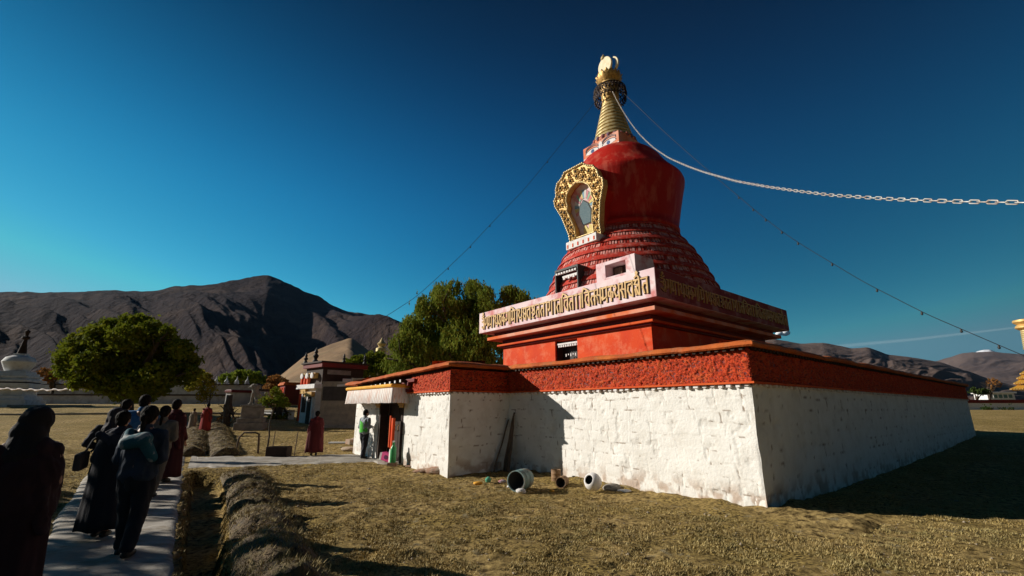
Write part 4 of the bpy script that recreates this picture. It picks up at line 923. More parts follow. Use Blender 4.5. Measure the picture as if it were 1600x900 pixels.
# ================================================================ TREES
M['leaf'] = leafmat('leaf_green', (.09, .12, .010), (.16, .19, .015), (.22, .20, .02))
M['leafdark'] = leafmat('leaf_dark', (.030, .055, .016), (.055, .08, .02), (.07, .08, .02))
M['willow'] = leafmat('leaf_willow', (.10, .14, .018), (.19, .23, .03), (.26, .22, .03))
M['leafyellow'] = leafmat('leaf_yellow', (.30, .24, .02), (.20, .22, .03), (.36, .22, .02))
M['leaflime'] = leafmat('leaf_lime', (.17, .22, .02), (.11, .16, .02), (.25, .24, .03))
M['leafautumn'] = leafmat('leaf_autumn', (.30, .12, .03), (.20, .10, .03), (.12, .08, .03))
def leaves(name, clumps, per, size, m, parent, seed=0, droop=0, shell=.55, aspect=1.7, vgrad=0):
    g = np.random.default_rng(seed); P = []; 
    for (c, r, sq) in clumps:
        k = int(per * r * r); d = g.normal(size=(k, 3)); d /= np.linalg.norm(d, axis=1)[:, None]
        rad = r * (shell + (1 - shell) * g.random(k) ** .6) * np.where(g.random(k) < .12, g.uniform(1.1, 1.45, k), 1)
        nzv = .75 + .5 * vn(d[:, 0] * 3 + c[0], d[:, 1] * 3 + c[1], d[:, 2] * 3 + c[2])
        q = d * (rad * nzv)[:, None] * np.array(sq) + np.array(c); P.append(q)
    P = np.concatenate(P); keep = vn(P[:, 0] * 1.3 / max(.4, size * 6), P[:, 1] * 1.3 / max(.4, size * 6), P[:, 2] * 1.3 / max(.4, size * 6)) > .35; P = P[keep]; k = len(P)
    if droop:
        # strands: repeat each point downwards
        n_s = 7; st = np.arange(n_s)[None, :, None]; off = np.zeros((k, n_s, 3)); off[..., 2] = -np.arange(n_s)[None] * droop * g.uniform(.6, 1.2, k)[:, None]; 
        off[..., :2] = g.normal(0, .03, (k, 1, 2)) * st; P = (P[:, None] + off + g.normal(0, .025, (k, n_s, 3))).reshape(-1, 3); k = len(P)
    n_ = g.normal(size=(k, 3)); n_ /= np.linalg.norm(n_, axis=1)[:, None]
    if droop: t = np.tile([0, 0, -1.0], (k, 1)) + g.normal(0, .35, (k, 3))
    else: t = g.normal(size=(k, 3)); t[:, 2] -= .3
    u = np.cross(n_, t); u /= np.linalg.norm(u, axis=1)[:, None] + 1e-9; t = t / (np.linalg.norm(t, axis=1)[:, None] + 1e-9)
    s = size * g.uniform(.6, 1.3, k)[:, None]
    V = np.stack([P - t * s * aspect * .5, P + u * s * .5, P + t * s * aspect * .5, P - u * s * .5], 1)
    return npmesh(name, V.reshape(-1, 3), np.arange(k * 4).reshape(-1, 4), m, parent)
def branches(name, base, tips, r0, m, parent, seed=0, split=.35):
    rr = random.Random(seed); mb = MB(); base = Vector(base)
    for tp in tips:
        tp = Vector(tp); pts = []; k = 6
        for i in range(k + 1):
            t = i / k; p = base.lerp(tp, t); p.z = base.z + (tp.z - base.z) * t ** .75
            p += Vector((rr.uniform(-1, 1), rr.uniform(-1, 1), rr.uniform(-.5, .5))) * .08 * (tp - base).length * math.sin(t * math.pi) * .7; pts.append(p)
        mb.tube(pts, [r0 * (1 - .85 * i / k) + .012 for i in range(k + 1)], 7)
        for j in (3, 4, 5):
            q = pts[j]; e = q + Vector((rr.uniform(-1, 1), rr.uniform(-1, 1), rr.uniform(.1, .9))) * (tp - base).length * .28; mb.tube([q, q.lerp(e, .5) + Vector((0, 0, .05)), e], [r0 * .3, r0 * .18, .01], 5)
    return mb.build(name, m, parent, smooth='full')
def tree(name, label, cat, x, y, tr_h, tr_r, clumps, per, size, m, seed=0, droop=0, group=None, base_z=None, lean=(0, 0), dense=.55):
    z0 = float(gz(x, y)) if base_z is None else base_z
    e = empty(name, (x, y, z0), 0, label, cat, group); rr = random.Random(seed)
    mb = MB(); mb.tube([(0, 0, -.2), (.03, 0, tr_h * .3), (lean[0] * .5, lean[1] * .5, tr_h * .7), (lean[0], lean[1], tr_h)], [tr_r * 1.35, tr_r, tr_r * .85, tr_r * .8], 12)
    tk = mb.build('trunk', M['bark'], e, smooth='full')
    tips = [c for c, r, sq in clumps]; rr.shuffle(tips)
    branches('limbs', (lean[0], lean[1], tr_h * .95), tips[:14], tr_r * .55, M['bark'], tk, seed)
    leaves('crown', clumps, per, size, m, e, seed, droop, shell=dense)
    return e
def blobs(seed, n, cx, cz, rx, ry, rz, r0, r1, flat=1.0, squash=.85):
    rr = random.Random(seed); out = []
    for i in range(n):
        a = rr.uniform(0, 6.283); t = rr.random() ** .45; b = math.acos(rr.uniform(-.75, 1))
        out.append(((cx + rx * t * math.sin(b) * math.cos(a), ry * t * math.sin(b) * math.sin(a), cz + rz * t * math.cos(b)), rr.uniform(r0, r1), (1, 1, squash)))
    return out
# big dark tree at the left: crown px 85..312 x 490..640, trunk at 196
Yt = 32.0; b0 = atY(196, 645, Yt); gzb = float(gz(b0.x, b0.y)); kx = Yt * .985 / FPX
def PX(px, py, Y): 
    p = atY(px, py, Y); return p
def clumps_px(list_, Y, base, depth, seed):
    """clumps given as (px, py, radius_px); spread over a real depth"""
    rr = random.Random(seed); out = []
    for (a, b_, r) in list_:
        for rep in range(3):
            yy = Y + rr.uniform(-depth, depth) * (1 - .0 * rep); p = atY(a, b_, yy); sc = Y / FPX * 1.0
            # keep the crown round: outer clumps stay near the middle depth
            out.append(((p.x - base[0], p.y - base[1], p.z - base[2]), r * sc * rr.uniform(.85, 1.1), (1, 1, .85)))
    return out
cl = [(112, 555, 20), (108, 578, 18), (125, 540, 20), (140, 570, 24), (150, 525, 20), (165, 548, 26), (170, 510, 16), (195, 505, 16), (220, 505, 16), (200, 530, 26), (235, 520, 22), (255, 535, 22), (262, 520, 12), (225, 555, 26), (190, 575, 26), (270, 560, 22), (285, 545, 16), (296, 565, 14), (250, 585, 24), (285, 585, 18), (215, 600, 22), (245, 605, 16), (150, 595, 16), (118, 600, 10), (170, 600, 16), (300, 580, 9), (190, 615, 14), (225, 618, 14)]
tree('broadleaf_tree', 'big round green tree with dark dense crown left of the path before the mountain', 'tree', b0.x, b0.y, 1.3, .42, clumps_px(cl, Yt, (b0.x, b0.y, gzb), 2.6, 1), 1150, .155, M['leaf'], seed=4)
# willow behind the temple
Yw = 36.0; bw = atY(720, 640, Yw); zb = float(gz(bw.x, bw.y))
cl = [(690, 455, 16), (710, 446, 13), (740, 446, 14), (760, 455, 14), (665, 475, 18), (700, 480, 24), (735, 480, 24), (765, 480, 18), (795, 455, 13), (815, 462, 14), (838, 470, 8), (790, 485, 18), (820, 490, 14), (645, 505, 17), (680, 510, 26), (720, 515, 26), (760, 520, 24), (630, 530, 17), (655, 545, 24), (700, 550, 26), (745, 555, 26), (785, 530, 20), (625, 560, 16), (650, 575, 20), (690, 590, 24), (740, 590, 24), (780, 575, 20), (618, 585, 12), (605, 560, 6)]
tree('willow_tree', 'tall drooping green willow rising behind the porch roof and left of the stupa', 'tree', bw.x, bw.y, 2.5, .5, clumps_px(cl, Yw, (bw.x, bw.y, zb), 2.6, 2), 190, .115, M['willow'], seed=8, droop=.13)
# bushy tree between gate building and willow
Yb = 42.0; bb = atY(565, 640, Yb); zb = float(gz(bb.x, bb.y))
cl = [(538, 578, 9), (550, 570, 12), (565, 562, 12), (580, 560, 12), (594, 556, 9), (600, 566, 12), (570, 578, 14), (590, 580, 14), (605, 578, 10), (548, 585, 10)]
tree('broadleaf_tree', 'small bushy green tree between the dark gatehouse and the porch roof', 'tree', bb.x, bb.y, 2, .25, clumps_px(cl, Yb, (bb.x, bb.y, zb), 1.2, 3), 620, .17, M['leaf'], seed=9)
# bushes beyond the far wall
def bushpx(label, cl, Y, m, seed, name='leafy_tree', size=.3, per=160, depth=2, cat='tree', group=None):
    mxp = sum(c[0] for c in cl) / len(cl); b_ = atY(mxp, 640, Y); z_ = float(gz(b_.x, b_.y))
    tree(name, label, cat, b_.x, b_.y, 1.8, .2, clumps_px(cl, Y, (b_.x, b_.y, z_), depth, seed), per, size, M[m], seed=seed)
bushpx('yellow autumn tree rising over the finialled wall right of the big round tree', [(300, 588, 8), (312, 585, 8), (322, 590, 8), (306, 598, 8), (297, 606, 6), (328, 598, 6)], 58, 'leafyellow', 11, size=.26, per=260, name='yellow_tree')
bushpx('bright lime green row of low trees behind the finialled wall', [(350, 592, 8), (362, 590, 8), (374, 587, 9), (388, 587, 10), (400, 590, 9), (410, 594, 7), (368, 597, 8), (392, 597, 8)], 68, 'leaflime', 12, size=.3, per=200, name='lime_tree')
bushpx('rusty orange shrub left of the red hut behind the wall', [(424, 595, 7), (432, 592, 8), (442, 596, 7), (418, 604, 6), (428, 606, 7)], 60, 'leafautumn', 13, size=.26, per=220, name='autumn_tree')
bushpx('low reddish yellow shrub behind the white stupa', [(62, 585, 5), (70, 580, 6), (80, 584, 6), (88, 588, 6), (75, 592, 6)], 60, 'leafautumn', 14, size=.26, per=220, name='autumn_tree')
# right hand side trees far away
bushpx('bare reddish autumn tree beyond the red-topped wall on the right', [(1543, 600, 5), (1550, 596, 6), (1558, 600, 5), (1548, 606, 5)], 100, 'leafautumn', 15, size=.25, per=60, name='autumn_tree', depth=1)
bushpx('dark green low trees beyond the wall at the right end of the building', [(1522, 610, 5), (1530, 612, 5), (1538, 612, 5)], 95, 'leafdark', 16, size=.3, per=240, name='leafy_tree', depth=1)
for i, (px, w_, h_, lb_) in enumerate([(1540, 9, 4, 'long low dark shrub against the white wall, leftmost of the row'), (1550, 5, 8, 'upright dark shrub against the white wall beside the long low one'), (1565, 5, 6, 'small cone shaped shrub against the white wall below the pale building'), (1580, 6, 9, 'tall cone shaped shrub against the white wall, rightmost of the row')]):
    Y_ = 84; b_ = atY(px, 640, Y_); z_ = float(gz(b_.x, b_.y)); e = empty('shrub', (b_.x, b_.y, z_), 0, lb_, 'shrub', 'dark shrubs along the far white wall')
    cl = [((random.uniform(-.3, .3) * w_ / 8, random.uniform(-.2, .2), .25 + k * h_ * .022), max(.12, w_ * .075 * (1 - k * .16)), (1, 1, .9)) for k in range(5)]
    leaves('foliage', cl, 500, .16, M['leafdark'], e, seed=30 + i); mb = MB(); mb.tube([(0, 0, -.1), (0, 0, .5)], [.05, .03], 6); mb.build('stem', M['bark'], e)
# shade trees left of the picture (their dappled shade falls over the path)
def shade_tree(x, y, h, rad, seed, per=90, label='', n=16):
    tree('poplar_tree', label, 'tree', x, y, h * .35, .22, blobs(seed, n, 0, h * .62, rad, rad, h * .34, rad * .3, rad * .5), per, .17, M['leafdark'], seed=seed, group='trees outside the left edge')
shade_tree(-15.5, 4.5, 6.8, 2.3, 41, 260, 'tall tree left of the path casting dappled shade, nearest of the row')
shade_tree(-17.5, 8.0, 6.4, 2.2, 42, 150, 'tall tree left of the path casting dappled shade, second of the row')
shade_tree(-14.0, 1.6, 6.2, 2.2, 43, 200, 'tall tree left of the path casting dappled shade, beside the camera')
shade_tree(-16.5, 6.2, 6.6, 2.0, 45, 170, 'tall tree left of the path casting dappled shade, between the nearest and the second')
shade_tree(-19.5, 10.2, 6.2, 2.0, 46, 140, 'tall tree left of the path casting dappled shade, just before the farthest')
shade_tree(-23.5, 12.4, 5.8, 1.9, 44, 90, 'tall tree left of the path casting dappled shade, farthest of the row')

# ================================================================ LEFT: WHITE STUPA, WALLS, GATE
M['chalk'] = mk('chalk_white', (.70, .70, .70), (.60, .60, .60), scale=2, bump=.006, c3=(.40, .36, .32), c3scale=2.5, c3amt=.4)
Yc = 42.0; bc = atY(10, 640, Yc); zc = float(gz(bc.x, bc.y)) - .1; pxm = Yc * 1.0 / FPX
c_ = empty('white_stupa', (bc.x, bc.y, zc), R(24), 'small white stupa with black leaning spire at the far left edge', 'stupa')
zz = lambda py: atY(24, py, Yc).z - zc
hw = 31 * pxm
def cb(name, w_, y0, y1, m, par=c_, tp=0):
    mb = MB(); mb.box(-w_, w_, -w_, w_, zz(y0), zz(y1), taper=tp); return mb.build(name, m, par, bevel=.02)
mb = MB(); mb.box(-hw * 1.02, hw * 1.02, -hw * 1.02, hw * 1.02, -.4, zz(625)); mb.build('base', M['chalk'], c_, bevel=.02)
cb('base_step', hw * .92, 625, 618.5, M['chalk'], tp=.1); cb('base_band', hw * .70, 618.4, 608, M['chalk']); cb('ledge', hw * .98, 607.9, 605.6, M['chalk']); cb('ledge', hw * .98, 605.4, 599.5, M['chalk']); cb('painted_shadow_gap', hw * .74, 599.4, 597.6, M['dark'])  # dark strip painted as the shadow between ledge and step
cb('step', hw * .90, 597.4, 594, M['chalk']); cb('step', hw * .72, 593.9, 590.5, M['chalk']); cb('step', hw * .78, 590.4, 587.5, M['chalk']); cb('step', hw * .65, 587.4, 583.5, M['chalk']); cb('step', hw * .55, 583.4, 580.5, M['chalk'])
mb = MB(); mb.lathe([(13.5 * pxm, zz(580.3)), (14.5 * pxm, zz(578)), (19.5 * pxm, zz(566)), (19 * pxm, zz(564.5)), (16 * pxm, zz(559)), (10 * pxm, zz(556.5)), (7 * pxm, zz(556))], 32); mb.build('dome', M['chalk'], c_, smooth=True)
mb = MB(); mb.box(-7 * pxm, 7 * pxm, -7 * pxm, 7 * pxm, zz(556.5), zz(553)); mb.build('harmika', M['chalk'], c_, bevel=.02)
mb = MB()
for k in range(11):
    z0 = zz(553 - k * 2.1); z1 = zz(553 - (k + .85) * 2.1); r0 = (9.0 - k * .55) * pxm * .62; mb.lathe([(r0, z0), (r0 * .96, z1), (r0 * .8, z1)], 20, caps=True)
mb.build('spire', M['dark'], c_, smooth=True)
mb = MB(); mb.lathe([(2.5 * pxm, zz(531)), (5 * pxm, zz(529)), (4.6 * pxm, zz(526)), (2 * pxm, zz(525)), (2.4 * pxm, zz(521)), (3.6 * pxm, zz(518)), (1 * pxm, zz(515.5)), (.2 * pxm, zz(514))], 20); mb.build('finial', M['dark'], c_, smooth=True)
# prayer rope from the white stupa to the tree
mb = MB(); pts = []
for i in range(121):
    t = i / 120; px = -20 + 192 * t; py = 606 + 3.5 * math.sin(t * math.pi) + .9 * math.sin(i * .55) - (3.5 * t ** 6) ; p = atY(px, py, 38 - 6 * t); pts.append(p)
rad = [.035 + .045 * abs(math.sin(i * .55)) for i in range(121)]
tag(mb.tube(pts, rad, 6) and mb.build('prayer_scarf_rope', M['cloth'], smooth='full'), 'white knotted scarf rope strung from the white stupa to the round tree', 'rope')
# far perimeter walls
M['farwall'] = mk('far_wall_plaster', (.50, .49, .50), (.36, .35, .35), scale=1.2, bump=.02, c3=(.22, .18, .16), c3scale=1.4, c3amt=.5)
def straight_wall(name, pa, pb, Ya, Yb, top, thick, label, m, cop, coph=.18, bottom=-.3, group=None):
    """wall between two plan points given by pixel x and distance; top given by its two pixel heights"""
    a = atY(pa, 640, Ya); b_ = atY(pb, 640, Yb); za = atY(pa, top[0], Ya).z; zb_ = atY(pb, top[1], Yb).z; L_ = math.hypot(b_.x - a.x, b_.y - a.y); an = math.atan2(b_.y - a.y, b_.x - a.x)
    g0 = min(float(gz(a.x, a.y)), float(gz(b_.x, b_.y))) + bottom
    e = empty(name, (a.x, a.y, g0), an, label, 'wall', group); h = (za + zb_) / 2 - g0
    k = max(2, int(L_ / .5)); mb = MB()
    vs = []; 
    mb.box(0, L_, 0, thick, 0, h - coph); mb.build('wall_body', M[m], e)
    mb = MB(); mb.box(-.08, L_ + .08, -.12, thick + .12, h - coph + .003, h - .05); mb.box(-.04, L_ + .04, .0, thick, h - .048, h); mb.build('wall_coping', M[cop], e, bevel=.02)
    return e, L_, h
straight_wall('low_wall', -140, 392, 50, 54, (612, 618.5), .5, 'long low grey wall with dark coping behind the round tree', 'farwall', 'dark')
e, L_, h = straight_wall('finialled_wall', -140, 400, 60, 62, (597.5, 602), .5, 'taller pale perimeter wall topped with small white finials', 'farwall', 'dark', coph=.12)
mb = MB()
mb.lathe([(.30, 0), (.30, .18), (.22, .22), (.24, .42), (.10, .62), (.07, .66), (.03, 1.0), (.001, 1.12)], 10)
f0 = mb.build('finial', M['chalk'], e, smooth=True); sp_n = int(L_ / 1.35)
f0.location = (.7, .25, h)
for i in range(1, sp_n):
    f = f0.copy(); COL.objects.link(f); f.parent = e; f.location = (.7 + i * 1.35, .25, h)
straight_wall('side_wall', 357, 406, 41, 44, (608, 611), .6, 'short grey wall block with dark red coping behind the lion statue', 'farwall', 'darkred', coph=.25)
# lion statue on its pedestal
Yl = 27.0; bl = atY(391, 673, Yl); zl = float(gz(bl.x, bl.y)); u_ = Yl / FPX
ped = empty('pedestal', (bl.x, bl.y, zl - .1), R(18), 'stepped grey stone pedestal under the lion statue', 'pedestal')
zp = lambda py: atY(391, py, Yl).z - zl + .1
for (w_, y0, y1, nm) in ((24, 690, 660, 'base'), (21, 660, 653, 'step'), (16.5, 653, 636, 'plinth_block'), (18.5, 636, 632.5, 'cap')):
    mb = MB(); q = w_ * u_ / 1.25; mb.box(-q, q, -q, q, max(0, zp(y0)), zp(y1) - .004); mb.build(nm, M['stone'], ped, bevel=.02)
ls = empty('lion_statue', (bl.x, bl.y, zl - .1 + zp(632.5)), R(18), 'pale stone lion sitting upright on the stepped pedestal', 'statue')
mb = MB()
mb.tube([(.38, 0, .12), (.30, 0, .32), (.12, 0, .62), (-.06, 0, .90), (-.12, 0, 1.0)], [.26, .27, .22, .18, .15], 12)      # trunk, sitting
mb.ball((-.16, 0, 1.10), .19, 12, 9, sq=(1.05, .95, 1)); mb.ball((-.34, 0, 1.06), .10, 10, 7, sq=(1.1, .9, .8)); mb.ball((.0, 0, 1.06), .20, 10, 8)
for s in (-1, 1):
    mb.tube([(-.10, s * .12, .75), (-.16, s * .13, .42), (-.18, s * .13, .06)], [.09, .07, .06], 8); mb.ball((-.24, s * .13, .05), .08, 8, 6, sq=(1.4, .9, .6))
    mb.tube([(.34, s * .2, .26), (.12, s * .24, .30), (.10, s * .23, .06)], [.16, .12, .07], 8); mb.ball((.02, s * .23, .05), .08, 8, 6, sq=(1.4, .9, .6)); mb.ball((-.12, s * .13, 1.26), .05, 6, 5)
mb.tube([(.52, 0, .1), (.66, 0, .3), (.58, 0, .6), (.62, 0, .78)], [.05, .045, .05, .08], 8)
body = mb.build('lion_body', M['stone'], ls, smooth='full'); ls.scale = (.88, .88, .92)
md = body.modifiers.new('r', 'REMESH'); md.mode = 'VOXEL'; md.voxel_size = .03
# red hut
def bxw(name, px0, px1, Yh, rz, dep, ybot, ytop, label, cat, m):
    a = atY(px0, 640, Yh); b_ = atY(px1, 640, Yh); g_ = min(float(gz(a.x, a.y)), 2) - .2; e = empty(name, (a.x, a.y, g_), R(rz), label, cat); return e, (b_ - a).length, atY(px0, ytop, Yh).z - g_
# hut: front faces left
a = atY(441, 640, 46); g_ = float(gz(a.x, a.y)) - .2; ht = atY(441, 597, 46).z - g_
hut = empty('red_hut', (a.x, a.y, g_), R(-50.6), 'small dark red hut with pale roof edge left of the gatehouse', 'hut')
def loc_face(mb, x0, x1, z0, z1, n0, n1): mb.box(x0, x1, n0, n1, z0, z1)
mb = MB(); mb.box(-1.9, 0, 0, 3.4, 0, ht - .3); mb.build('walls', M['darkred'], hut)
mb = MB(); mb.box(-2.1, .2, -.2, 3.6, ht - .295, ht - .12); mb.box(-2.0, .1, -.1, 3.5, ht - .118, ht); mb.build('roof', M['coping'], hut, bevel=.03)
mb = MB()
for k in range(4): mb.box(-1.75 + k * .45, -1.5 + k * .45, -.06, -.003, .2, ht - .5)
mb.build('column_row', M['red'], hut, bevel=.01)
# gatehouse
Yg = 30.0; a = atY(488, 662, Yg); g_ = float(gz(a.x, a.y)) - .15
gh = empty('gatehouse', (a.x, a.y, g_), R(-42), 'two storey gatehouse with red columns, gold brackets and white doorway', 'building')
# local x to the right along its front (front runs away to the left: negative x), y into depth
zg = lambda py: atY(480, py, Yg).z - g_
def gb(name, x0, x1, y0, y1, z0, z1, m, par=gh, bev=.01): mb = MB(); mb.box(x0, x1, y0, y1, z0, z1); return mb.build(name, M[m], par, bevel=bev)
Hs = zg(561)
gb('lower_wall', -2.0, 0, .0, 3.6, 0, zg(607), 'chalk'); up = gb('upper_wall', -3.0, -.55, .6, 3.6, zg(607) + .003, Hs - .45, 'dark')
gb('upper_parapet', -3.2, -.35, .4, 3.8, Hs - .447, Hs - .16, 'darkred'); gb('roof', -3.3, -.25, .3, 3.9, Hs - .157, Hs - .05, 'dark'); gb('hanging_board', -.547, -.5, .9, 2.6, Hs - .9, Hs - .6, 'stone')
gb('roof_edge', -2.4, .25, -.25, 1.0, zg(607) + .004, zg(600), 'whitep')
d_ = gb('door', -.95, -.30, -.06, -.003, .15, zg(620), 'dark'); gb('door_curtain', -.30, -.12, -.09, -.003, .15, zg(620), 'chalk')
gb('lintel', -1.1, -.05, -.25, -.004, zg(619.5), zg(612), 'goldpaint'); w_ = gb('window', -1.75, -1.25, -.05, -.003, .9, zg(615), 'dark'); gb('window_lintel', -1.9, -1.1, -.2, -.004, zg(614.5), zg(606.5), 'goldpaint')
for k in range(3): gb('column', -3.1 + k * .45, -2.92 + k * .45, .3, .5, .1, Hs - 1.0, 'red')
for k in range(3): gb('gold_bracket', -3.1 + k * .75, -2.6 + k * .75, .35, .58, Hs - 1.15, Hs - .8, 'goldpaint'); 
for k in range(3):
    mb = MB(); mb.lathe([(.16, 0), (.2, .06), (.19, .1), (.05, .12)], 14, c=(0, 0, 0)); o = mb.build('white_disc', M['whitep'], gh, smooth=True); o.location = (-2.85 + k * .75, .32, Hs - .97); o.rotation_euler = (R(90), 0, 0)
gb('porch_floor', -3.4, .3, -.9, 1.0, -.2, .12, 'stone'); gb('side_cloth', .302, .33, 1.6, 3.0, zg(598), zg(590), 'chalk')
for (x_, y_, s) in ((-3.1, .5, 1.0), (-1.6, .5, 1.3), (-.5, 3.6, .9), (-.5, 2.0, .8)):
    mb = MB(); mb.lathe([(.16 * s, 0), (.12 * s, .1), (.07 * s, .15), (.15 * s, .3 * s), (.06 * s, .42 * s), (.1 * s, .5 * s), (.01, .75 * s)], 12, c=(x_, y_, Hs - .02)); mb.build('roof_finial', M['black'], gh, smooth=True)
# long side wall of the gate court to the right
a = atY(497, 664, 28.6); g_ = float(gz(a.x, a.y)) - .2
cw = empty('court_wall', (a.x, a.y, g_), R(4), 'tan brick courtyard wall between the gatehouse and the porch', 'wall')
zc2 = lambda py: atY(497, py, 28.6).z - g_
M['tanwall'] = mk('tan_brick', (.36, .30, .22), (.26, .22, .17), scale=3, bump=.02, bscale=8, c3=(.18, .15, .12), c3scale=2, c3amt=.5)
mb = MB(); mb.box(0, 3.6, 0, .5, 0, zc2(596)); mb.build('wall_body', M['tanwall'], cw)
mb = MB(); mb.box(1.8, 3.65, -.06, .56, zc2(596) + .003, zc2(591)); mb.build('wall_coping', M['tanwall'], cw, bevel=.03)
mb = MB(); mb.box(1.72, 1.80, -.02, .5, zc2(625), zc2(590)); mb.build('pier', M['stone'], cw)
mb = MB(); mb.box(.08, 1.7, -.02, -.003, zc2(626), zc2(604)); mb.build('dark_panel', mk('dark_recess', (.07, .06, .055)), cw)
mb = MB(); mb.cbox((1.4, -.12, zc2(602)), (.9, .14, .12), ry=-.06); mb.build('white_spout', M['whitep'], cw)
mb = MB(); mb.box(-.3, 3.7, -.5, -.1, 0, zc2(664)); mb.build('foot_course', M['stone'], cw)
bushpx('low green hedge before the red hut beside the gatehouse', [(430, 650, 6), (440, 649, 6), (450, 650, 6), (424, 652, 5)], 33, 'leaf', 61, size=.09, per=900, name='hedge', depth=.4, cat='hedge')
bushpx('dark brown scrub beside the far end of the earth banks', [(345, 655, 6), (356, 654, 7), (366, 656, 6)], 28, 'leafautumn', 62, size=.08, per=500, name='scrub', depth=.4, cat='shrub')
straight_wall('low_wall', 408, 452, 36, 33, (640, 641), .4, 'low pale terrace wall in front of the red hut', 'farwall', 'stone', coph=.12)
straight_wall('side_wall', 404, 424, 43, 46, (611, 606), .5, 'grey wall stub between the lion statue and the red hut', 'farwall', 'dark')
# far pillar
b_ = atY(589, 640, 60); zt = atY(595, 528, 60).z; pz = float(gz(b_.x, b_.y)); mb = MB(); H_ = zt - pz
mb.lathe([(.75, 0), (.62, H_ * .8), (.42, H_ - 2.2), (.42, H_ - 1.9), (.72, H_ - 1.8), (.7, H_ - 1.4), (.35, H_ - 1.2), (.6, H_ - .8), (.3, H_ - .5), (.05, H_)], 16)
tag(mb.build('spire_pillar', M['goldpale'], loc=(b_.x, b_.y, pz), smooth=True), 'far ochre spire rising between the bushy tree and the willow', 'spire')

# ================================================================ RIGHT SIDE FAR
e, L_, h = straight_wall('red_topped_wall', 1490, 1900, 88, 88, (624.5, 624.5), .5, 'long white wall with red coping beyond the right end of the shrine', 'whitep', 'darkred', coph=.62)
# pale building behind the wall
a = atY(1552, 640, 104); g_ = float(gz(a.x, a.y)); hb = atY(1552, 612.5, 104).z - g_
pb = empty('pale_building', (a.x, a.y, g_), R(-6), 'pale single storey building with broad windows seen over the red-topped wall', 'building')
mb = MB(); mb.box(0, 5.0, 0, 4, 0, hb - .3); mb.build('walls', M['chalk'], pb)
mb = MB(); mb.box(-.3, 5.3, -.4, 4.3, hb - .297, hb); mb.build('roof', M['whitep'], pb, bevel=.03)
for k in range(4):
    mb = MB(); mb.box(.75 + k * 1.0, 1.5 + k * 1.0, -.04, -.003, hb - 1.3, hb - .55); w_ = mb.build('window', mk('window_teal', (.12, .22, .2), rough=.2), pb)
    mb = MB(); mb.box(.70 + k, .75 + k, -.06, -.003, hb - 1.35, hb - .5); mb.box(1.5 + k, 1.55 + k, -.06, -.003, hb - 1.35, hb - .5); mb.build('frame', M['whitep'], w_)
# golden pagoda-stupa at the right edge
Yp = 62.0; bp_ = atY(1643, 640, Yp); zpg = float(gz(bp_.x, bp_.y)); up_ = Yp / FPX * 1.0
pg = empty('golden_pagoda', (bp_.x, bp_.y, zpg - .2), R(-50.6), 'golden tiered roof and ringed gilt spire at the right edge', 'pagoda')
zq = lambda py: atY(1612, py, Yp).z - zpg + .2
def ring(name, prof, m, par=pg, n_=28): mb = MB(); mb.lathe([(r * up_ * .66, zq(y)) for r, y in prof], n_); return mb.build(name, m, par, smooth=True)
M['gild'] = mk('gilt', (.85, .52, .10), (.70, .40, .06), scale=10, rough=.35, metal=.6, bump=.01)
ring('drum', [(26, 655), (26, 606)], M['dark'], n_=4); 
for (r, y0, y1) in ((47, 608, 603), (40, 599, 594), (34, 591, 587), (28, 584, 580)):
    mb = MB(); mb.lathe([(r * up_ * 1.0, zq(y0)), (r * up_ * 1.03, zq(y0 - 1.2)), (r * up_ * .8, zq(y1 - 1)), (r * up_ * .6, zq(y1 - 1))], 4, a0=math.pi / 4, a1=math.pi / 4 + 2 * math.pi); rf = mb.build('tiered_roof', M['gild'], pg)
    mb = MB()
    for k in range(4):
        for j in range(24):
            t = (j + .5) / 24 * 2 - 1; q = r * up_ / 1.414 * 1.04; x_, y_ = (q, t * q); an = k * math.pi / 2; mb.ball((x_ * math.cos(an) - y_ * math.sin(an), x_ * math.sin(an) + y_ * math.cos(an), zq(y0)), .09, 6, 4)
    mb.build('eave_tiles', M['gold'], rf)
ring('bell', [(26, 580), (24, 572), (18, 562), (10, 548), (9, 546)], M['dark']); ring('neck', [(8, 547), (9, 545), (17, 545), (17, 543.5)], M['gild'])
for k in range(9): y0 = 543 - k * 3.1; r = 16.5 - k * .35; ring('spire_ring', [(r * .93, y0), (r, y0 - .8), (r, y0 - 2), (r * .93, y0 - 2.9)], M['goldpale'])
ring('crown', [(15, 515), (21, 512), (20, 509), (16, 507), (23, 503), (22, 500), (10, 498.5)], M['gold'])

# cloud and contrail
c0 = ray(1224, 521); cp0 = Vector((0, 0, EYE)) + c0 * 16000; mb = MB()
for i in range(9): mb.ball((random.uniform(-120, 120), random.uniform(-60, 60), random.uniform(-15, 30)), random.uniform(70, 130), 16, 10, sq=(1.2, 1, .7), nz=.06, seed=i)
cm_ = bpy.data.materials.new('cloud_white'); cm_.use_nodes = True; b__ = cm_.node_tree.nodes['Principled BSDF']; b__.inputs['Base Color'].default_value = (.9, .9, .92, 1); b__.inputs['Roughness'].default_value = 1
tag(mb.build('cloud', cm_, loc=tuple(cp0), smooth='full'), kind='stuff', label='small white cloud peeking out right of the inscribed cornice', cat='cloud')
ct = bpy.data.materials.new('contrail_vapour'); ct.use_nodes = True; N = ct.node_tree.nodes; K = ct.node_tree.links
tb = N.new('ShaderNodeBsdfTransparent'); ms = N.new('ShaderNodeMixShader'); ms.inputs[0].default_value = .03; K.new(tb.outputs[0], ms.inputs[1]); K.new(N['Principled BSDF'].outputs[0], ms.inputs[2]); K.new(ms.outputs[0], N['Material Output'].inputs['Surface']); N['Principled BSDF'].inputs['Roughness'].default_value = 1
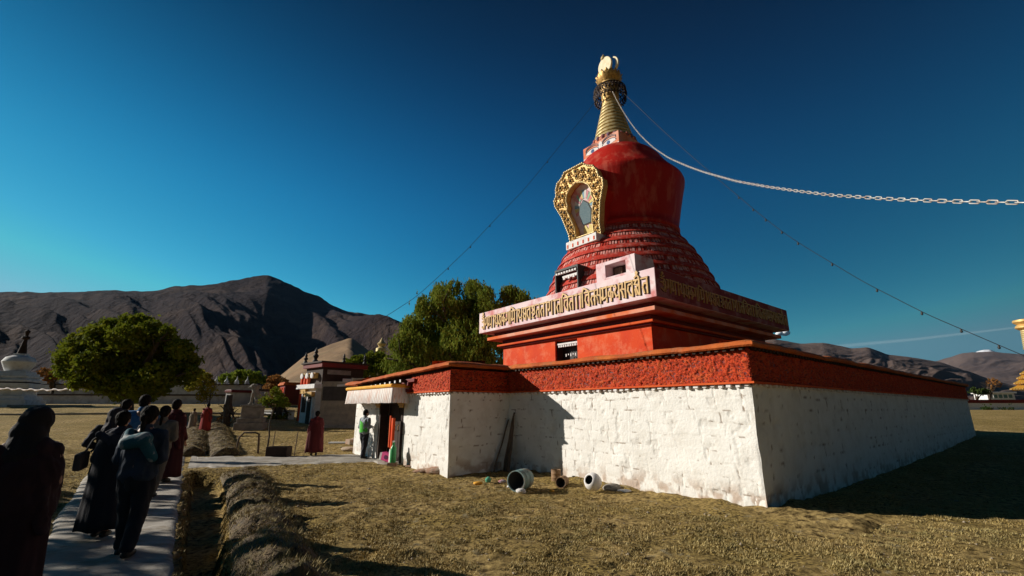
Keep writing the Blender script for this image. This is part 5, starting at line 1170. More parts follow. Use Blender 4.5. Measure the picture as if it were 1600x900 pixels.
p0 = Vector((0, 0, EYE)) + ray(1300, 542) * 22000; p1 = Vector((0, 0, EYE)) + ray(1620, 508) * 15000; mb = MB(); mb.tube([Vector((0, 0, 0)), (p1 - p0) * .5 + Vector((0, 0, -50)), p1 - p0], [90, 60, 30], 16)
tag(mb.build('contrail', ct, loc=tuple(p0)), kind='stuff', label='thin faint vapour trail low in the sky on the right', cat='contrail')
# ================================================================ HAZE
hz = bpy.data.materials.new('haze_air'); hz.use_nodes = True; N = hz.node_tree.nodes; K = hz.node_tree.links; N.remove(N['Principled BSDF'])
pv = N.new('ShaderNodeVolumePrincipled'); pv.inputs['Color'].default_value = (.35, .62, 1, 1); pv.inputs['Density'].default_value = 8e-6; pv.inputs['Anisotropy'].default_value = 0.0
K.new(pv.outputs[0], N['Material Output'].inputs['Volume'])
mb = MB(); mb.box(-11800, 15200, -9800, 14900, -45, 1950); tag(mb.build('haze', hz), kind='stuff')
# ================================================================ SMALL THINGS IN THE YARD
def onground(px, py): p = at(px, py); return (p.x, p.y, float(gz(p.x, p.y)))
# long poles leaning in the porch corner
for i, (s, n_, ds, h, r_, lb_) in enumerate([(6.62, -.40, -.02, 1.55, .032, 'thick dark pole leaning in the porch corner, tallest of the bundle'), (6.50, -.40, .12, 1.45, .035, 'grey pole leaning upright in the porch corner, right of the tallest'), (6.75, -.65, .1, 1.35, .022, 'slanting dark pole leaning in the porch corner, leftmost of the bundle'), (6.3, -.5, .32, 1.2, .03, 'short dark pole leaning in the porch corner, rightmost of the bundle')]):
    a = W(s, n_, 0); z0 = float(gz(a.x, a.y)); b_ = W(s + ds, -.05, z0 + h); mb = MB(); k = 6; pts = [Vector((0, 0, 0)).lerp(Vector((b_.x - a.x, b_.y - a.y, h)), j / k) + Vector((random.uniform(-.012, .012), random.uniform(-.012, .012), 0)) for j in range(k + 1)]
    mb.tube(pts, [r_ * (1.15 - .35 * j / k) for j in range(k + 1)], 8); tag(mb.build('leaning_pole', M['wood'], loc=(a.x, a.y, z0), smooth='full'), lb_, 'pole', 'poles leaning in the porch corner')
def barrel(name, px, py, R_, L_, rz, tilt, m, inner, label, cat, group=None, lip=True, upright=False, sq=1):
    x, y, z = onground(px, py); e = empty(name, (x, y, z), R(rz), label, cat, group)
    mb = MB(); t = .012
    prof = [(.0, 0), (R_ * .96, 0), (R_, .015), (R_ * 1.0, L_ * .32), (R_ * 1.03, L_ * .34), (R_, L_ * .36), (R_, L_ * .66), (R_ * 1.03, L_ * .68), (R_, L_ * .70), (R_, L_ - .015), (R_ * 1.03, L_), (R_ - t, L_), (R_ - t, .03), (0, .03)]
    mb.lathe(prof, 32, caps=False)
    o = mb.build('shell', m, e, smooth=True)
    if not upright: o.rotation_euler = (R(90) - R(tilt), 0, 0); o.location = (0, L_ / 2, R_ * 1.02)
    mb2 = MB(); mb2.lathe([(R_ - t - .003, .04), (R_ - t - .003, L_ * .9), (0.001, L_ * .35)], 24, caps=False); q = mb2.build('inside', inner, e); q.rotation_euler = o.rotation_euler; q.location = o.location
    return e
M['teal'] = mk('faded_teal_steel', (.13, .22, .22), (.22, .30, .28), scale=4, rough=.6, c3=(.25, .13, .07), c3scale=5, c3amt=.6, bump=.005)
M['rust'] = mk('rusty_tin', (.30, .18, .09), (.20, .11, .06), scale=6, rough=.8, bump=.01, c3=(.42, .34, .24), c3scale=4, c3amt=.5)
barrel('steel_drum', 814, 766, .205, .48, -28, 0, M['teal'], M['black'], 'faded teal steel drum lying on its side with dark mouth towards us', 'drum')
barrel('tin_can', 869, 752, .115, .26, 10, 0, M['rust'], M['black'], 'rusty brown bucket standing upright behind the lying can', 'bucket', upright=True)
barrel('tin_can', 879, 762, .115, .30, -22, 0, M['rust'], M['black'], 'rusty tan can lying on its side next to the upright bucket', 'can')
# white pot
x, y, z = onground(928, 770); e = empty('white_pot', (x, y, z), R(-25), 'rounded white pot tipped over with its dark mouth facing left', 'pot'); e.scale = (.8, .8, .8)
mb = MB(); mb.lathe([(0, 0), (.12, .0), (.19, .06), (.225, .16), (.22, .26), (.17, .35), (.13, .37), (.115, .36), (.15, .30), (.17, .2), (.1, .05), (0, .04)], 32, caps=False); o = mb.build('pot_body', M['whitep'], e, smooth=True); o.rotation_euler = (R(68), 0, R(-22)); o.location = (.05, .16, .19)
mb = MB(); mb.lathe([(0, .24), (.145, .27), (.118, .345)], 24, caps=False); q = mb.build('pot_inside', M['black'], e); q.rotation_euler = o.rotation_euler; q.location = o.location
def rock(px, py, s, m, label, cat='stone', name='stone', seed=0, sq=(1.2, .8, .6), group=None, zup=0, rz=0):
    x, y, z = onground(px, py); bm = bmesh.new(); bmesh.ops.create_icosphere(bm, subdivisions=3, radius=1)
    rr = random.Random(seed); off = Vector((rr.uniform(0, 50), rr.uniform(0, 50), rr.uniform(0, 50)))
    for v in bm.verts:
        d = .72 + .55 * float(fbm(v.co.x * 1.4 + off.x, v.co.y * 1.4 + off.y, 3, v.co.z * 1.4 + off.z)); v.co = Vector((v.co.x * sq[0], v.co.y * sq[1], v.co.z * sq[2])) * d * s
    me = bpy.data.meshes.new(name); bm.to_mesh(me); bm.free(); me.materials.append(m); o = bpy.data.objects.new(name, me); COL.objects.link(o); o.location = (x, y, z + s * sq[2] * .5 + zup); o.rotation_euler = (0, 0, rz)
    sharp(me, 30); return tag(o, label, cat, group)
rock(957, 767, .17, M['stone'], 'brown rounded stone right of the white pot by the wall', seed=1)
rock(976, 770, .11, M['whitep'], 'small pale stone against the wall, right of the brown stone', seed=2, sq=(1.5, .8, .4))
rock(862, 768, .05, M['yellow'], 'yellow rag beside the rusty cans', 'rag', 'rag', 3)
rock(798, 762, .07, M['whitep'], 'crumpled white bag left of the steel drum', 'bag', 'plastic_bag', 4, sq=(1.4, 1, .5))
rock(814, 770, .09, M['whitep'], 'crumpled white bag in the mouth of the steel drum', 'bag', 'plastic_bag', 5)
rock(747, 757, .07, M['yellow'], 'crumpled yellow wrapper on the grass left of the green ball', 'wrapper', 'wrapper', 6, sq=(1.6, 1, .6))
rock(763, 753, .075, mk('green_glass', (.12, .42, .28), rough=.25), 'small round green ball on the grass by the shaded wall', 'ball', 'ball', 7, sq=(1, 1, 1))
rock(785, 754, .07, mk('pinkish_scrap', (.45, .14, .16), (.30, .32, .36), scale=9), 'small red and grey scrap between green ball and drum', 'scrap', 'scrap', 8, sq=(1.5, 1, .6))
rock(942, 748, .05, M['rust'], 'small brown tin between the can and the white pot', 'tin', 'scrap', 9)
# broken bricks and rubble near the porch corner
rub = [(664, 738, .16, 'broken brick slab lying at the foot of the sunlit porch wall', (1.9, 1, .45)), (684, 740, .20, 'dark red broken brick lump at the porch corner', (1.8, .8, .6)), (645, 730, .13, 'pale rubble lump left of the broken brick slab', (1.8, 1, .4)), (628, 727, .10, 'small rubble piece below the door boxes', (1.5, 1, .5)), (588, 700, .20, 'round brown stone at the wall beside the man', (1.3, .9, .75)), (560, 690, .25, 'flat sandy stone on the mound left of the man', (1.6, 1, .5)), (545, 704, .22, 'sandy stone on the ground left of the man', (1.5, 1, .45))]
for i, (px, py, s, lb_, sq) in enumerate(rub): rock(px, py, s, M['brick'] if i in (0, 1, 2, 3) else mk('sandy_stone', (.44, .34, .24), (.36, .26, .18), scale=6, bump=.02), lb_, 'rubble', 'rubble_piece', 20 + i, sq, rz=random.uniform(-.4, .4))
def boxat(name, px, py, d, m, label, cat, rz=-50.6, zup=0, bev=.008):
    x, y, z = onground(px, py); mb = MB(); mb.box(-d[0] / 2, d[0] / 2, -d[1] / 2, d[1] / 2, 0, d[2]); return tag(mb.build(name, m, loc=(x, y, z + zup), rz=R(rz), bevel=bev), label, cat)
boxat('stone_block', 549, 694, (.5, .35, .2), M['brick'], 'squared pale block left of the man by the porch wall', 'block')
boxat('stone_block', 531, 693, (.9, .3, .06), M['chalk'], 'long white kerb slab lying on the grass right of the monk', 'slab', rz=3)
boxat('stone_block', 634, 724, (.32, .24, .15), M['brick'], 'rough brick block, bottom of the small pile right of the door', 'block')
o = boxat('stone_block', 632, 723, (.28, .22, .12), M['stone'], 'grey brick on top of the small pile right of the door', 'block', rz=-40, zup=.16)
# pink box and white carton
x, y, z = onground(604, 722); e = empty('pink_box', (x, y, z), R(-20), 'bright pink box with a dark round mark lying in front of the door', 'box')
mb = MB(); Mx = Matrix.Rotation(R(12), 4, 'Y'); mb.box(-.17, .17, -.1, .1, .03, .27, Mx); mb.build('carton', mk('pink_card', (.80, .10, .30), (.72, .07, .24), scale=4, rough=.5), e, bevel=.006)
mb = MB(); mb.prism([(.075 * math.cos(t), .065 * math.sin(t)) for t in np.linspace(0, 6.283, 16)[:-1]], 0, .004, Mx @ Matrix.Translation((0, -.101, .15)) @ Matrix.Rotation(R(90), 4, 'X')); mb.build('round_mark', mk('purple_mark', (.16, .03, .10)), e)
mb = MB(); mb.box(-.24, -.171, -.1, .1, .03, .24, Mx); mb.build('white_flap', M['whitep'], e)
boxat('white_carton', 610, 714, (.34, .16, .34), M['pinkwhite'], 'white carton standing behind the pink box at the door', 'carton', rz=-12)
# fire bottle: green gas cylinder and red standing pole in the doorway
p = W(9.42, -2.32); zf = float(gz(p.x, p.y)) + .12; e = empty('gas_cylinder', (p.x, p.y, zf), 0, 'green bottle shaped cylinder standing right of the door', 'cylinder')
mb = MB(); mb.lathe([(.0, 0), (.085, 0), (.09, .02), (.09, .36), (.075, .42), (.035, .47), (.03, .52), (.036, .53), (.03, .56), (0, .56)], 20, caps=False); mb.build('bottle', mk('green_paint', (.05, .30, .10), rough=.35), e, smooth=True)
mb = MB(); mb.lathe([(.0, .561), (.03, .561), (.03, .60), (0, .60)], 10, caps=False); mb.build('valve', M['whitep'], e)
mb = MB(); mb.box(-.13, .13, -.1, .1, -.2, -.003); mb.build('foot_block', M['brick'], e)
p = W(9.75, -2.22); zf = float(gz(p.x, p.y)); e = empty('red_post', (p.x, p.y, zf), RZ, 'orange red painted post standing inside the right door jamb', 'post')
mb = MB(); mb.box(-.05, .05, -.04, .04, 0, 1.35); mb.build('shaft', M['red'], e, bevel=.006); mb = MB(); mb.box(-.17, -.11, -.05, .0, .5, 1.42); mb.build('slat', M['redtrim'], e, bevel=.005)
mb = MB(); mb.box(-.06, .06, -.05, .05, 0, .4); mb.box(-.055, .055, -.045, .045, .401, .45); mb.build('white_socket', M['whitep'], e)
# hoop, seedling tree and planter by the side path
x, y, z = onground(384, 709); mb = MB(); mb.tube([(-.38, 0, 0), (-.32, 0, .55), (-.18, .03, .72), (.22, .05, .72), (.36, .05, .66), (.42, .03, 0)], .035, 8)
tag(mb.build('metal_hoop', M['wood'], loc=(x, y, z), smooth='full'), 'bent grey hoop standing on the grass beside the side path', 'hoop')
x, y, z = onground(416, 711); e = empty('young_tree', (x, y, z), 0, 'thin young tree with small bright green crown beside the side path', 'tree')
mb = MB(); mb.tube([(0, 0, -.1), (.02, 0, .6), (-.03, 0, 1.1), (.05, .02, 1.6), (.03, 0, 2.0)], [.035, .028, .024, .02, .012], 8)
for (dx, dz) in ((-.35, 1.9), (.32, 1.95), (.15, 2.2), (-.15, 2.15)): mb.tube([(.03, 0, 1.5), (dx * .5, .03, (1.5 + dz) / 2 + .08), (dx, 0, dz)], [.014, .01, .005], 5)
mb.build('trunk', M['bark'], e, smooth='full')
leaves('crown', [((.02, 0, 1.95), .30, (1.2, 1.2, .9)), ((-.28, .05, 1.85), .22, (1, 1, .8)), ((.28, 0, 1.82), .24, (1.1, 1, .8)), ((.1, -.1, 2.15), .2, (1, 1, .8)), ((.42, 0, 1.7), .16, (1.2, 1, .6))], 5200, .055, M['leaf'], e, seed=77)
x, y, z = onground(435, 713); e = empty('planter_crate', (x, y, z), 0, 'low dark crate with two thin stakes behind it beside the young tree', 'crate')
mb = MB(); mb.box(-.36, .36, -.2, .2, 0, .05); mb.box(-.36, -.33, -.2, .2, .05, .32); mb.box(.33, .36, -.2, .2, .05, .32); mb.box(-.33, .33, -.2, -.17, .05, .32); mb.box(-.33, .33, .17, .2, .05, .32); mb.build('crate_box', M['dark'], e, bevel=.008)
for s in (-.38, .42): mb = MB(); mb.tube([(s, .26, -.05), (s + .04, .26, .8)], .015, 6); mb.build('stake', M['wood'], e)
x, y, z = onground(282, 697)

# small yellow-leaved sapling near the path end
pz_ = at(322, 660); x, y, z = pz_.x, pz_.y, pz_.z; e = empty('sapling', (x, y, z), 0, 'spindly sapling with sparse yellow leaves in front of the far wall', 'tree')
mb = MB(); mb.tube([(0, 0, -.1), (.03, 0, 1), (-.05, 0, 2.2)], [.05, .04, .015], 6)
for k in range(8): a = random.uniform(0, 6.28); mb.tube([(0, 0, .7 + k * .15), (.5 * math.cos(a), .5 * math.sin(a), 1.3 + k * .2)], [.018, .006], 5)
mb.build('trunk', M['bark'], e); leaves('crown', [((random.uniform(-.7, .7), random.uniform(-.5, .5), 1.5 + random.uniform(-.4, 1.0)), .35, (1, 1, 1)) for _ in range(9)], 500, .10, M['leafyellow'], e, seed=5, shell=.1)

# ================================================================ PEOPLE
def cap(mb, a, ra, b_, rb, n_=14, sq=None):
    """tapered capsule"""
    a = Vector(a); b_ = Vector(b_); t = (b_ - a); L_ = t.length; t = t.normalized() if L_ > 1e-6 else Vector((0, 0, 1)); pts = []; rad = []
    for k in range(4): an = math.pi / 2 * (1 - k / 4); pts.append(a - t * ra * math.sin(an)); rad.append(max(.002, ra * math.cos(an)))
    for k in range(1, 4): pts.append(a.lerp(b_, k / 4)); rad.append(ra + (rb - ra) * k / 4)
    for k in range(5): an = math.pi / 2 * k / 4; pts.append(b_ + t * rb * math.sin(an)); rad.append(max(.002, rb * math.cos(an)))
    mb.tube(pts, rad, n_)
def ell(mb, c, r, sq, n_=18, m_=12): mb.ball(c, r, n_, m_, sq=sq)
def voxel(mb, name, m, parent, vs, smooth_it=2):
    o = mb.build(name, m, parent); md = o.modifiers.new('r', 'REMESH'); md.mode = 'VOXEL'; md.voxel_size = vs; md.use_smooth_shade = True
    if smooth_it: sm = o.modifiers.new('s', 'SMOOTH'); sm.iterations = smooth_it; sm.factor = .5
    return o
def bake(o):
    dg = bpy.context.evaluated_depsgraph_get(); me = bpy.data.meshes.new_from_object(o.evaluated_get(dg)); o.modifiers.clear(); o.data = me
    me.polygons.foreach_set('use_smooth', [True] * len(me.polygons)); return o
def crease(o, amp, fh, fv):
    me = o.data; k = len(me.vertices); co = np.empty(k * 3, dtype=np.float32); no = np.empty(k * 3, dtype=np.float32); me.vertices.foreach_get('co', co); me.vertices.foreach_get('normal', no)
    co = co.reshape(-1, 3).astype(float); no = no.reshape(-1, 3); sd_ = random.uniform(0, 90)
    d = np.abs(fbm(co[:, 0] * fh + sd_, co[:, 1] * fh + co[:, 2] * 2, 3, co[:, 2] * fv) - .45) * -2.4 + .25
    co = co + no * (d * amp)[:, None]; me.vertices.foreach_set('co', co.astype(np.float32).ravel()); me.update(); return o
def hand(mb, w_, d, side, s=1.0):
    """five-fingered relaxed hand at wrist w_, fingers along d"""
    d = Vector(d).normalized(); acr = Vector((0, 1, 0)) if abs(d.y) < .8 else Vector((1, 0, 0)); acr = (acr - d * acr.dot(d)).normalized(); nrm = d.cross(acr) * side
    cap(mb, w_, .026 * s, Vector(w_) + d * .07 * s, .03 * s, 8)
    for k, (o, L_) in enumerate(((-.027, .070), (-.009, .080), (.009, .076), (.026, .060))):
        p = Vector(w_) + d * .085 * s + acr * o * s; q = p + d * L_ * .5 * s + nrm * .004; r_ = q + d * L_ * .4 * s + nrm * .022 * s
        cap(mb, p, .0092 * s, q, .0088 * s, 6); cap(mb, q, .0088 * s, r_, .007 * s, 6)
    p = Vector(w_) + d * .03 * s - acr * .026 * s; q = p + d * .03 * s - acr * .022 * s + nrm * .012; cap(mb, p, .012 * s, q, .0105 * s, 6); cap(mb, q, .0105 * s, q + d * .03 * s + nrm * .006, .008 * s, 6)
def head(e, z, s, yaw, hairm, hair='short', fwd=0.0, skin=None, tilt=0, vox=.01, y0=0.0, x0=0.0):
    """face looks along local +y"""
    mb = MB(); c = Vector((0, 0, 0))
    ell(mb, (0, -.005, .035), .092 * s, (.84, 1.02, 1.10)); ell(mb, (0, .022, -.035), .066 * s, (.86, .95, 1.0)); ell(mb, (0, .045, -.075), .034 * s, (1, .8, .7))
    cap(mb, (0, .085, .02), .010, (0, .108, -.018), .017, 8); ell(mb, (0, .088, -.052), .02, (1.3, .6, .45)); ell(mb, (0, .078, .042), .05, (1.25, .5, .3))
    for q in (-1, 1): ell(mb, (q * .080, -.004, -.002), .030 * s, (.35, .7, 1.1), 10, 8)
    cap(mb, (0, -.012, -.06), .052, (0, -.03, -.16), .056, 12)
    return mb
def person(px, py_feet, top_py, yaw, label, style, top=(.03, .03, .04), bottom=(.02, .02, .025), hairc='short', stride=.22, arms='down', width=1.0, bag=None, extra=None, lean=0, Yo=None, headturn=0, group=None, hcol=None, scl=None, vox=.016, lay=True, base=None):
    if base is None:
        g_ = at(px, py_feet); 
        if Yo: p_ = atY(px, 700, Yo); g_ = Vector((p_.x, p_.y, 0)); g_.z = float(gz(g_.x, g_.y)) + .03
    else: g_ = Vector(base)
    zt = atY(px, top_py, g_.y).z; H_ = zt - g_.z; s = scl or H_ / (1.755 if hairc == 'shawl' else 1.735)
    e = empty('person', (g_.x, g_.y, g_.z), R(yaw), label, 'person', group)
    e.scale = (s, s, s)
    TM = mk('garment', top, tuple(q * 1.7 + .003 for q in top), scale=3.5, rough=.9, bump=.006, bscale=18); BM_ = mk('garment', bottom, tuple(q * 1.5 + .003 for q in bottom), scale=3, rough=.9, bump=.006, bscale=14, stretch=(1.5, 1.5, .4))
    fa, fb = stride, -stride * .9
    hip = Vector((0, 0, .90)); ch = Vector((0, lean * .5, 1.24)); sh = Vector((0, lean * .8, 1.40)); nk = Vector((0, lean, 1.48)); hd = Vector((0, lean + .02, 1.59))
    # body: one continuous skin surface
    b = MB(); cap(b, hip, .13, ch, .14); cap(b, ch, .13, sh, .10); cap(b, sh, .06, nk, .052)
    cap(b, (-.15, lean * .8, 1.395), .055, (.15, lean * .8, 1.395), .055)
    feet = []
    for sd, f in ((-1, fa), (1, fb)):
        hj = Vector((sd * .09, 0, .86)); kn = Vector((sd * .095, f * .55 + .04, .47)); an = Vector((sd * .09, f, .085 + max(0, -f) * .25)); cap(b, hj, .085, kn, .055); cap(b, kn, .055, an, .036); feet.append((sd, an, f))
        cap(b, an, .036, an + Vector((0, .11, -.05)), .028)
    hands = []
    for sd in (-1, 1):
        shj = Vector((sd * .185 * width, lean * .8, 1.375))
        if arms == 'down': el = shj + Vector((sd * .05, -.05 + sd * stride * .3, -.28)); wr = el + Vector((-sd * .01, .09 + sd * stride * .35, -.22))
        elif arms == 'front': el = shj + Vector((sd * .06, -.02, -.27)); wr = el + Vector((-sd * .12, .22, .02))
        elif arms == 'hips': el = shj + Vector((sd * .12, -.05, -.24)); wr = el + Vector((-sd * .10, .17, -.08))
        elif arms == 'bag': el = shj + Vector((sd * .05, .02, -.27)); wr = el + Vector((-sd * .1, .20, .08)) if sd > 0 else el + Vector((0, .05, -.24))
        cap(b, shj, .05, el, .04); cap(b, el, .04, wr, .026); hands.append((shj, el, wr, sd)); hand(b, wr + (wr - el).normalized() * .01, wr - el, sd)
    hm = head(e, 0, 1, 0, None); ht = R(headturn); 
    for v in hm.v:
        pass
    hv = [(hd.x + v[0] * math.cos(ht) - v[1] * math.sin(ht), hd.y + v[0] * math.sin(ht) + v[1] * math.cos(ht), hd.z + v[2] * .98) for v in hm.v]; b.add(hv, hm.f)
    body = bake(voxel(b, 'body', M['skin'], e, .0115 if style != 'far' else .03, 1))
    rot = lambda p: (hd.x + p[0] * math.cos(ht) - p[1] * math.sin(ht), hd.y + p[0] * math.sin(ht) + p[1] * math.cos(ht), hd.z + p[2])
    # eyes
    mb = MB()
    for q in (-1, 1): ell(mb, rot((q * .032, .082, .014)), .011, (1, .8, .8), 8, 6)
    mb.build('eyes', M['whitep'], e)
    # hair or headcloth
    HM = mk('headwear', hcol, tuple(q * 1.4 for q in hcol), scale=6, bump=.004) if hcol else M['hair']
    mb = MB()
    if hairc == 'short': ell(mb, rot((0, -.022, .052)), .100, (.93, 1.02, 1.02)); ell(mb, rot((0, -.05, .0)), .078, (1.0, .8, 1.0))
    if hairc == 'tied': ell(mb, rot((0, -.022, .052)), .100, (.95, 1.02, 1.02)); ell(mb, rot((0, -.06, .0)), .08, (1.0, .8, 1.0)); ell(mb, rot((0, -.125, .0)), .045, (1, 1, 1.1)); cap(mb, rot((0, -.12, -.02)), .03, rot((0, -.13, -.22)), .018, 8)
    if hairc == 'shawl': ell(mb, rot((0, -.028, .045)), .122, (.98, 1.02, 1.03)); ell(mb, rot((0, -.06, -.06)), .12, (1.05, .9, 1.1)); cap(mb, rot((0, -.05, -.1)), .12, rot((0, -.05, -.24)), .17)
    if hairc == 'cap': ell(mb, rot((0, -.02, .06)), .102, (.95, 1.02, .9)); ell(mb, rot((0, -.05, .0)), .078, (1.0, .8, 1.0)); ell(mb, rot((0, .09, .055)), .06, (1.1, 1, .18))
    crease(bake(voxel(mb, 'hair' if hairc in ('short', 'tied') else 'headwear', HM, e, .010, 1)), .016 if hairc in ('short', 'tied') else .03, 26 if hairc in ('short', 'tied') else 8, 12 if hairc in ('short', 'tied') else 3)
    folds = lambda a, z, k, amp: amp * (math.sin(a * k + z * 1.5) + .6 * math.sin(a * (k * 2 + 1) + 2 * z + 1))
    if style in ('robe', 'far'):
        # long robe: lofted with folds
        mb = MB(); prof = [(.17, .155, 1.42), (.235 * width, .165, 1.36), (.262 * width, .18, 1.24), (.265 * width, .185, 1.08), (.255 * width, .185, .95), (.27 * width, .20, .8), (.285 * width, .215, .55), (.30 * width, .235, .30), (.31 * width, .25, .13)]
        n_ = 64; vs = []
        # inner lining so the hem has thickness
        full = prof + [(a * .95, c * .95, z + .004) for a, c, z in reversed(prof)]
        for i, (ra, rb, z) in enumerate(full):
            for k in range(n_):
                a = 2 * math.pi * k / n_; am = .018 * min(1, max(0, (1.36 - z) * 1.2)); f_ = 1 + folds(a, z * 2 + .3 * math.sin(z * 5), 7, am * 1.6)
                sway = .04 * stride * math.sin(a * 1) * (1 - z)
                vs.append((ra * f_ * math.cos(a), rb * f_ * math.sin(a) + lean * min(1, z / 1.4) * .8 + sway, z + (.012 * math.sin(5 * a) if z < .2 else 0)))
        m_ = len(full); fs = [(i * n_ + k, i * n_ + (k + 1) % n_, (i + 1) * n_ + (k + 1) % n_, (i + 1) * n_ + k) for i in range(m_ - 1) for k in range(n_)]
        fs += [((m_ - 1) * n_ + k, (m_ - 1) * n_ + (k + 1) % n_, (k + 1) % n_, k) for k in range(n_)]
        mb.add(vs, fs); mb.build('robe', BM_, e, smooth='full')
        sl = MB(); cap(sl, (-.145 * width, lean * .8, 1.35), .088, (.145 * width, lean * .8, 1.35), .088); cap(sl, (0, lean * .8, 1.455), .07, (-.15 * width, lean * .8, 1.36), .085); cap(sl, (0, lean * .8, 1.455), .07, (.15 * width, lean * .8, 1.36), .085); cap(sl, (0, lean * .8, 1.38), .12, (0, lean * .8 - .01, 1.46), .075)
        for (shj, el, wr, sd) in hands: si = Vector((-sd * .035, 0, -.03)); cap(sl, shj + si, .08, el + si * 1.2, .085); cap(sl, el + si * 1.2, .085, el.lerp(wr, .86), .07)
        cap(sl, (0, lean * .7, 1.2), .17, (0, lean * .8, 1.32), .18)
        if hairc == 'shawl':
            ell(sl, (0, lean * .8 - .02, 1.16), .24, (1.1, .82, 1.2), 24, 16); ell(sl, (0, lean * .8 - .03, 1.36), .18, (1.05, .8, .8)); ell(sl, (0, -.01, .95), .25, (1.08, .8, 1.2), 24, 16)
        if style == 'robe':    # monk's shawl thrown over the left shoulder
            for k in range(7): t = k / 6; cap(sl, (-.20 + .1 * t, lean * .8 - .10 + .02 * t, 1.40 - .10 * t), .05, (.16 + .08 * t, lean * .8 - .12, 1.22 - .62 * t * .8), .04)
        crease(bake(voxel(sl, 'shawl', TM, e, .014, 3)), .045, 9, 3.0)
    else:
        tr = MB(); cap(tr, (-.06, 0, .93), .135, (.06, 0, .93), .135); cap(tr, (0, -.02, .88), .14, (0, -.02, .84), .125)
        for sd, an, f in feet:
            hj = Vector((sd * .09, 0, .86)); kn = Vector((sd * .095, f * .55 + .04, .47)); cap(tr, hj, .118, kn, .086); cap(tr, kn, .086, an + Vector((0, 0, .03)), .074)
            for q in range(3): zq_ = .12 + q * .05; pq = kn.lerp(an, 1 - (zq_ - .08) / .4); ell(tr, pq, .08, (1, 1, .25), 12, 6)
        crease(bake(voxel(tr, 'trousers', BM_, e, .013, 2)), .030, 10, 5)
        jk = MB(); cap(jk, (-.05, 0, .94), .155, (.05, 0, .94), .155); cap(jk, (-.05, 0, .98), .15, (-.06, lean * .7, 1.26), .155); cap(jk, (.05, 0, .98), .15, (.06, lean * .7, 1.26), .155)
        cap(jk, (-.155 * width, lean * .8, 1.375), .082, (.155 * width, lean * .8, 1.375), .082); cap(jk, (0, lean * .8 - .01, 1.40), .10, (0, lean - .015, 1.475), .068)
        for (shj, el, wr, sd) in hands:
            cap(jk, shj, .078, el, .066); cap(jk, el, .066, wr, .048)
            for q in range(4): ell(jk, shj.lerp(el, .3 + q * .2), .078 - .004 * q, (1, 1, .3), 10, 6)
        if style == 'coat': cap(jk, (0, 0, .90), .19, (0, -.01, .62), .215)
        crease(bake(voxel(jk, 'jacket' if style != 'coat' else 'coat', TM, e, .013, 2)), .035, 9, 6)
    sh_ = MB()
    for sd, an, f in feet:
        c = an + Vector((0, 0, -.035)); cap(sh_, c + Vector((0, -.03, 0)), .047, c + Vector((0, .05, -.005)), .05); cap(sh_, c + Vector((0, .05, -.01)), .048, c + Vector((0, .15, -.02)), .036)
    bake(voxel(sh_, 'shoes', M['black'], e, .014, 1))
    if bag == 'backpack':
        mb = MB(); cap(mb, (-.07, -.24 + lean * .5, 1.06), .10, (-.06, -.23 + lean * .6, 1.28), .09); cap(mb, (.07, -.24 + lean * .5, 1.06), .10, (.06, -.23 + lean * .6, 1.28), .09); cap(mb, (0, -.30, 1.0), .07, (0, -.30, 1.12), .07)
        for q in (-1, 1): mb.tube([(q * .11, -.18 + lean * .8, 1.36), (q * .12, -.02 + lean * .8, 1.475), (q * .12, .12 + lean * .8, 1.40), (q * .13, .15, 1.15), (q * .14, -.12, 1.02)], .022, 6)
        bake(voxel(mb, 'backpack', mk('pack_cloth', extra or (.02, .03, .05), tuple(q * 1.5 for q in (extra or (.02, .03, .05))), scale=5), e, .014, 2))
    if bag == 'bundle':
        mb = MB(); cap(mb, (-.10, -.17, 1.30), .085, (.08, -.18, 1.34), .09); cap(mb, (.10, -.17, 1.28), .07, (.17, -.10, 1.12), .055); cap(mb, (-.10, -.16, 1.30), .07, (-.15, -.06, 1.42), .05)
        bake(voxel(mb, 'bundle', mk('bundle_cloth', extra, (.30, .32, .32), scale=7, contrast=(.55, .62)), e, .014, 2))
    if bag == 'shoulder':
        mb = MB(); mb.cbox((-.30 * width, -.08, .84), (.13, .32, .30), rx=.1); o = mb.build('shoulder_bag', mk('bag_cloth', extra or (.06, .05, .05)), e, bevel=.04)
        mb = MB(); mb.tube([(-.27, -.2, .98), (-.2, -.17, 1.2), (.05, -.15 + lean, 1.44), (.16, .0 + lean, 1.475), (.1, .17, 1.35), (-.2, .17, 1.1), (-.28, .06, .98)], .018, 6); mb.build('strap', M['black'], e)
    return e, s, TM
WK = 'walkers seen from behind on the flagged path'
dk = (.028, .024, .030)
person(48, 0, 634, 28, 'large monk from behind at the left edge, dark robe and head shawl', 'robe', top=(.022, .008, .010), bottom=(.022, .007, .009), hairc='shawl', hcol=(.014, .011, .012), Yo=4.1, stride=.1, width=.92, group=WK, arms='front', headturn=-20)
person(190, 873, 634, 12, 'walker in dark trousers with teal bundle on the back, nearest on the path', 'plain', top=(.02, .028, .045), bottom=(.012, .012, .016), hairc='tied', stride=.13, arms='front', bag='bundle', extra=(.02, .10, .13), width=.92, group=WK)
person(150, 797, 637, 22, 'walker bundled in a bulky dark coat and headcloth left of the teal bundle', 'coat', top=(.022, .02, .026), bottom=(.05, .05, .055), hairc='shawl', hcol=(.03, .025, .03), stride=.25, arms='hips', bag='shoulder', width=1.12, group=WK)
person(183, 832, 642, 18, 'walker in a long dark skirt half hidden behind the teal bundle', 'robe', top=(.018, .018, .026), bottom=(.014, .013, .018), hairc='short', stride=.1, width=.95, group=WK, Yo=6.7, arms='front')
person(212, 760, 617, 20, 'tall walker in bright blue jacket ahead of the dark coat', 'plain', top=(.03, .10, .22), bottom=(.02, .02, .03), hairc='short', stride=.2, arms='front', group=WK, Yo=9.6, width=1.05)
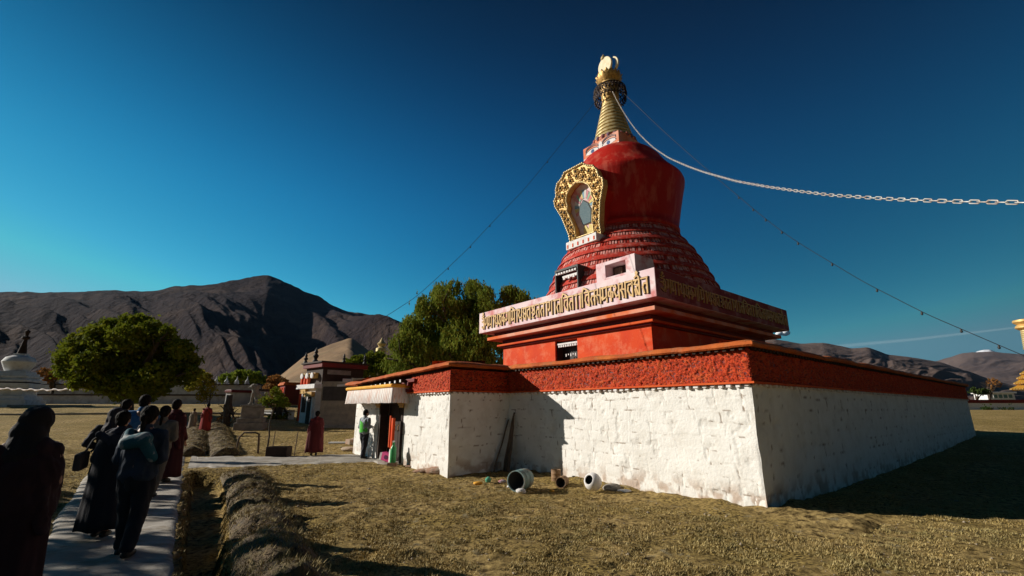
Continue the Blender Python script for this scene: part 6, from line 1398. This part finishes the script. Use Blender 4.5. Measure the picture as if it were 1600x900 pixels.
person(233, 779, 634, 14, 'walker in beige quilted jacket and light trousers behind the maroon monk', 'plain', top=(.13, .11, .09), bottom=(.08, .07, .06), hairc='tied', stride=.18, arms='front', group=WK)
person(254, 755, 624, 10, 'monk in long maroon robe walking right of the beige jacket', 'robe', top=(.05, .008, .010), bottom=(.04, .008, .010), hairc='short', stride=.12, arms='down', group=WK)
person(266, 722, 640, 8, 'walker in black coat with dark rucksack at the head of the group', 'coat', top=(.02, .02, .024), bottom=(.03, .02, .02), hairc='short', stride=.15, bag='backpack', extra=(.02, .02, .03), group=WK)
person(184, 740, 624, 25, 'walker in dark coat, only head and shoulders visible beside the blue jacket', 'coat', top=(.03, .03, .034), bottom=(.02, .02, .02), hairc='short', group=WK, Yo=11.0)
# carried child on the beige walker's back: its own person
person(223, 0, 658, 10, 'small child with tied hair carried on the back of the beige walker', 'plain', top=(.26, .24, .22), bottom=(.10, .09, .09), hairc='short', group=WK, base=(at(233, 779).x - .12, at(233, 779).y - .28, .66), scl=.50, stride=.05)
person(489.5, 712, 642, 20, 'monk in dark maroon robe standing alone on the grass by the side path', 'robe', top=(.09, .010, .012), bottom=(.08, .009, .010), hairc='short', stride=.04, arms='down', width=1.12)
person(315, 662, 630, 10, 'distant monk in dark red robe at the far end of the path', 'robe', top=(.10, .012, .012), bottom=(.22, .02, .015), hairc='short', stride=.08, Yo=24)
person(294, 660, 638, 0, 'small distant figure in tan clothes left of the far monk', 'robe', top=(.20, .15, .10), bottom=(.14, .11, .08), hairc='short', stride=.08, Yo=25.5)
e, s_, TM = person(566, 717, 640, -32, 'young man with grey sleeves, bright green jacket back and black trousers by the porch', 'plain', top=(.22, .24, .26), bottom=(.018, .018, .024), hairc='short', stride=.10, arms='front', headturn=-20)
mb = MB()
vs = []; n_ = 20; zs = [.93, 1.0, 1.08, 1.16, 1.24, 1.30]
for z in zs:
    for k in range(n_): a = -math.pi * (.08 + .84 * k / (n_ - 1)); rx = .212 - .01 * (z - .9); ry = .165; vs.append((rx * math.cos(a), ry * math.sin(a) - .002 , z + (.03 * math.cos(3 * a) if z > 1.28 else 0)))
vs2 = [(x_ * .96, y_ * .96, z_) for x_, y_, z_ in vs]; N0 = len(vs); fs = []
for i in range(len(zs) - 1):
    for k in range(n_ - 1): q = i * n_ + k; fs.append((q, q + n_, q + n_ + 1, q + 1)); fs.append((N0 + q, N0 + q + 1, N0 + q + n_ + 1, N0 + q + n_))
mb.add(vs + vs2, fs); mb.build('green_panel', mk('bright_green_cloth', (.10, .55, .05), (.07, .45, .04), scale=5, rough=.8, bump=.005), e, smooth='full')
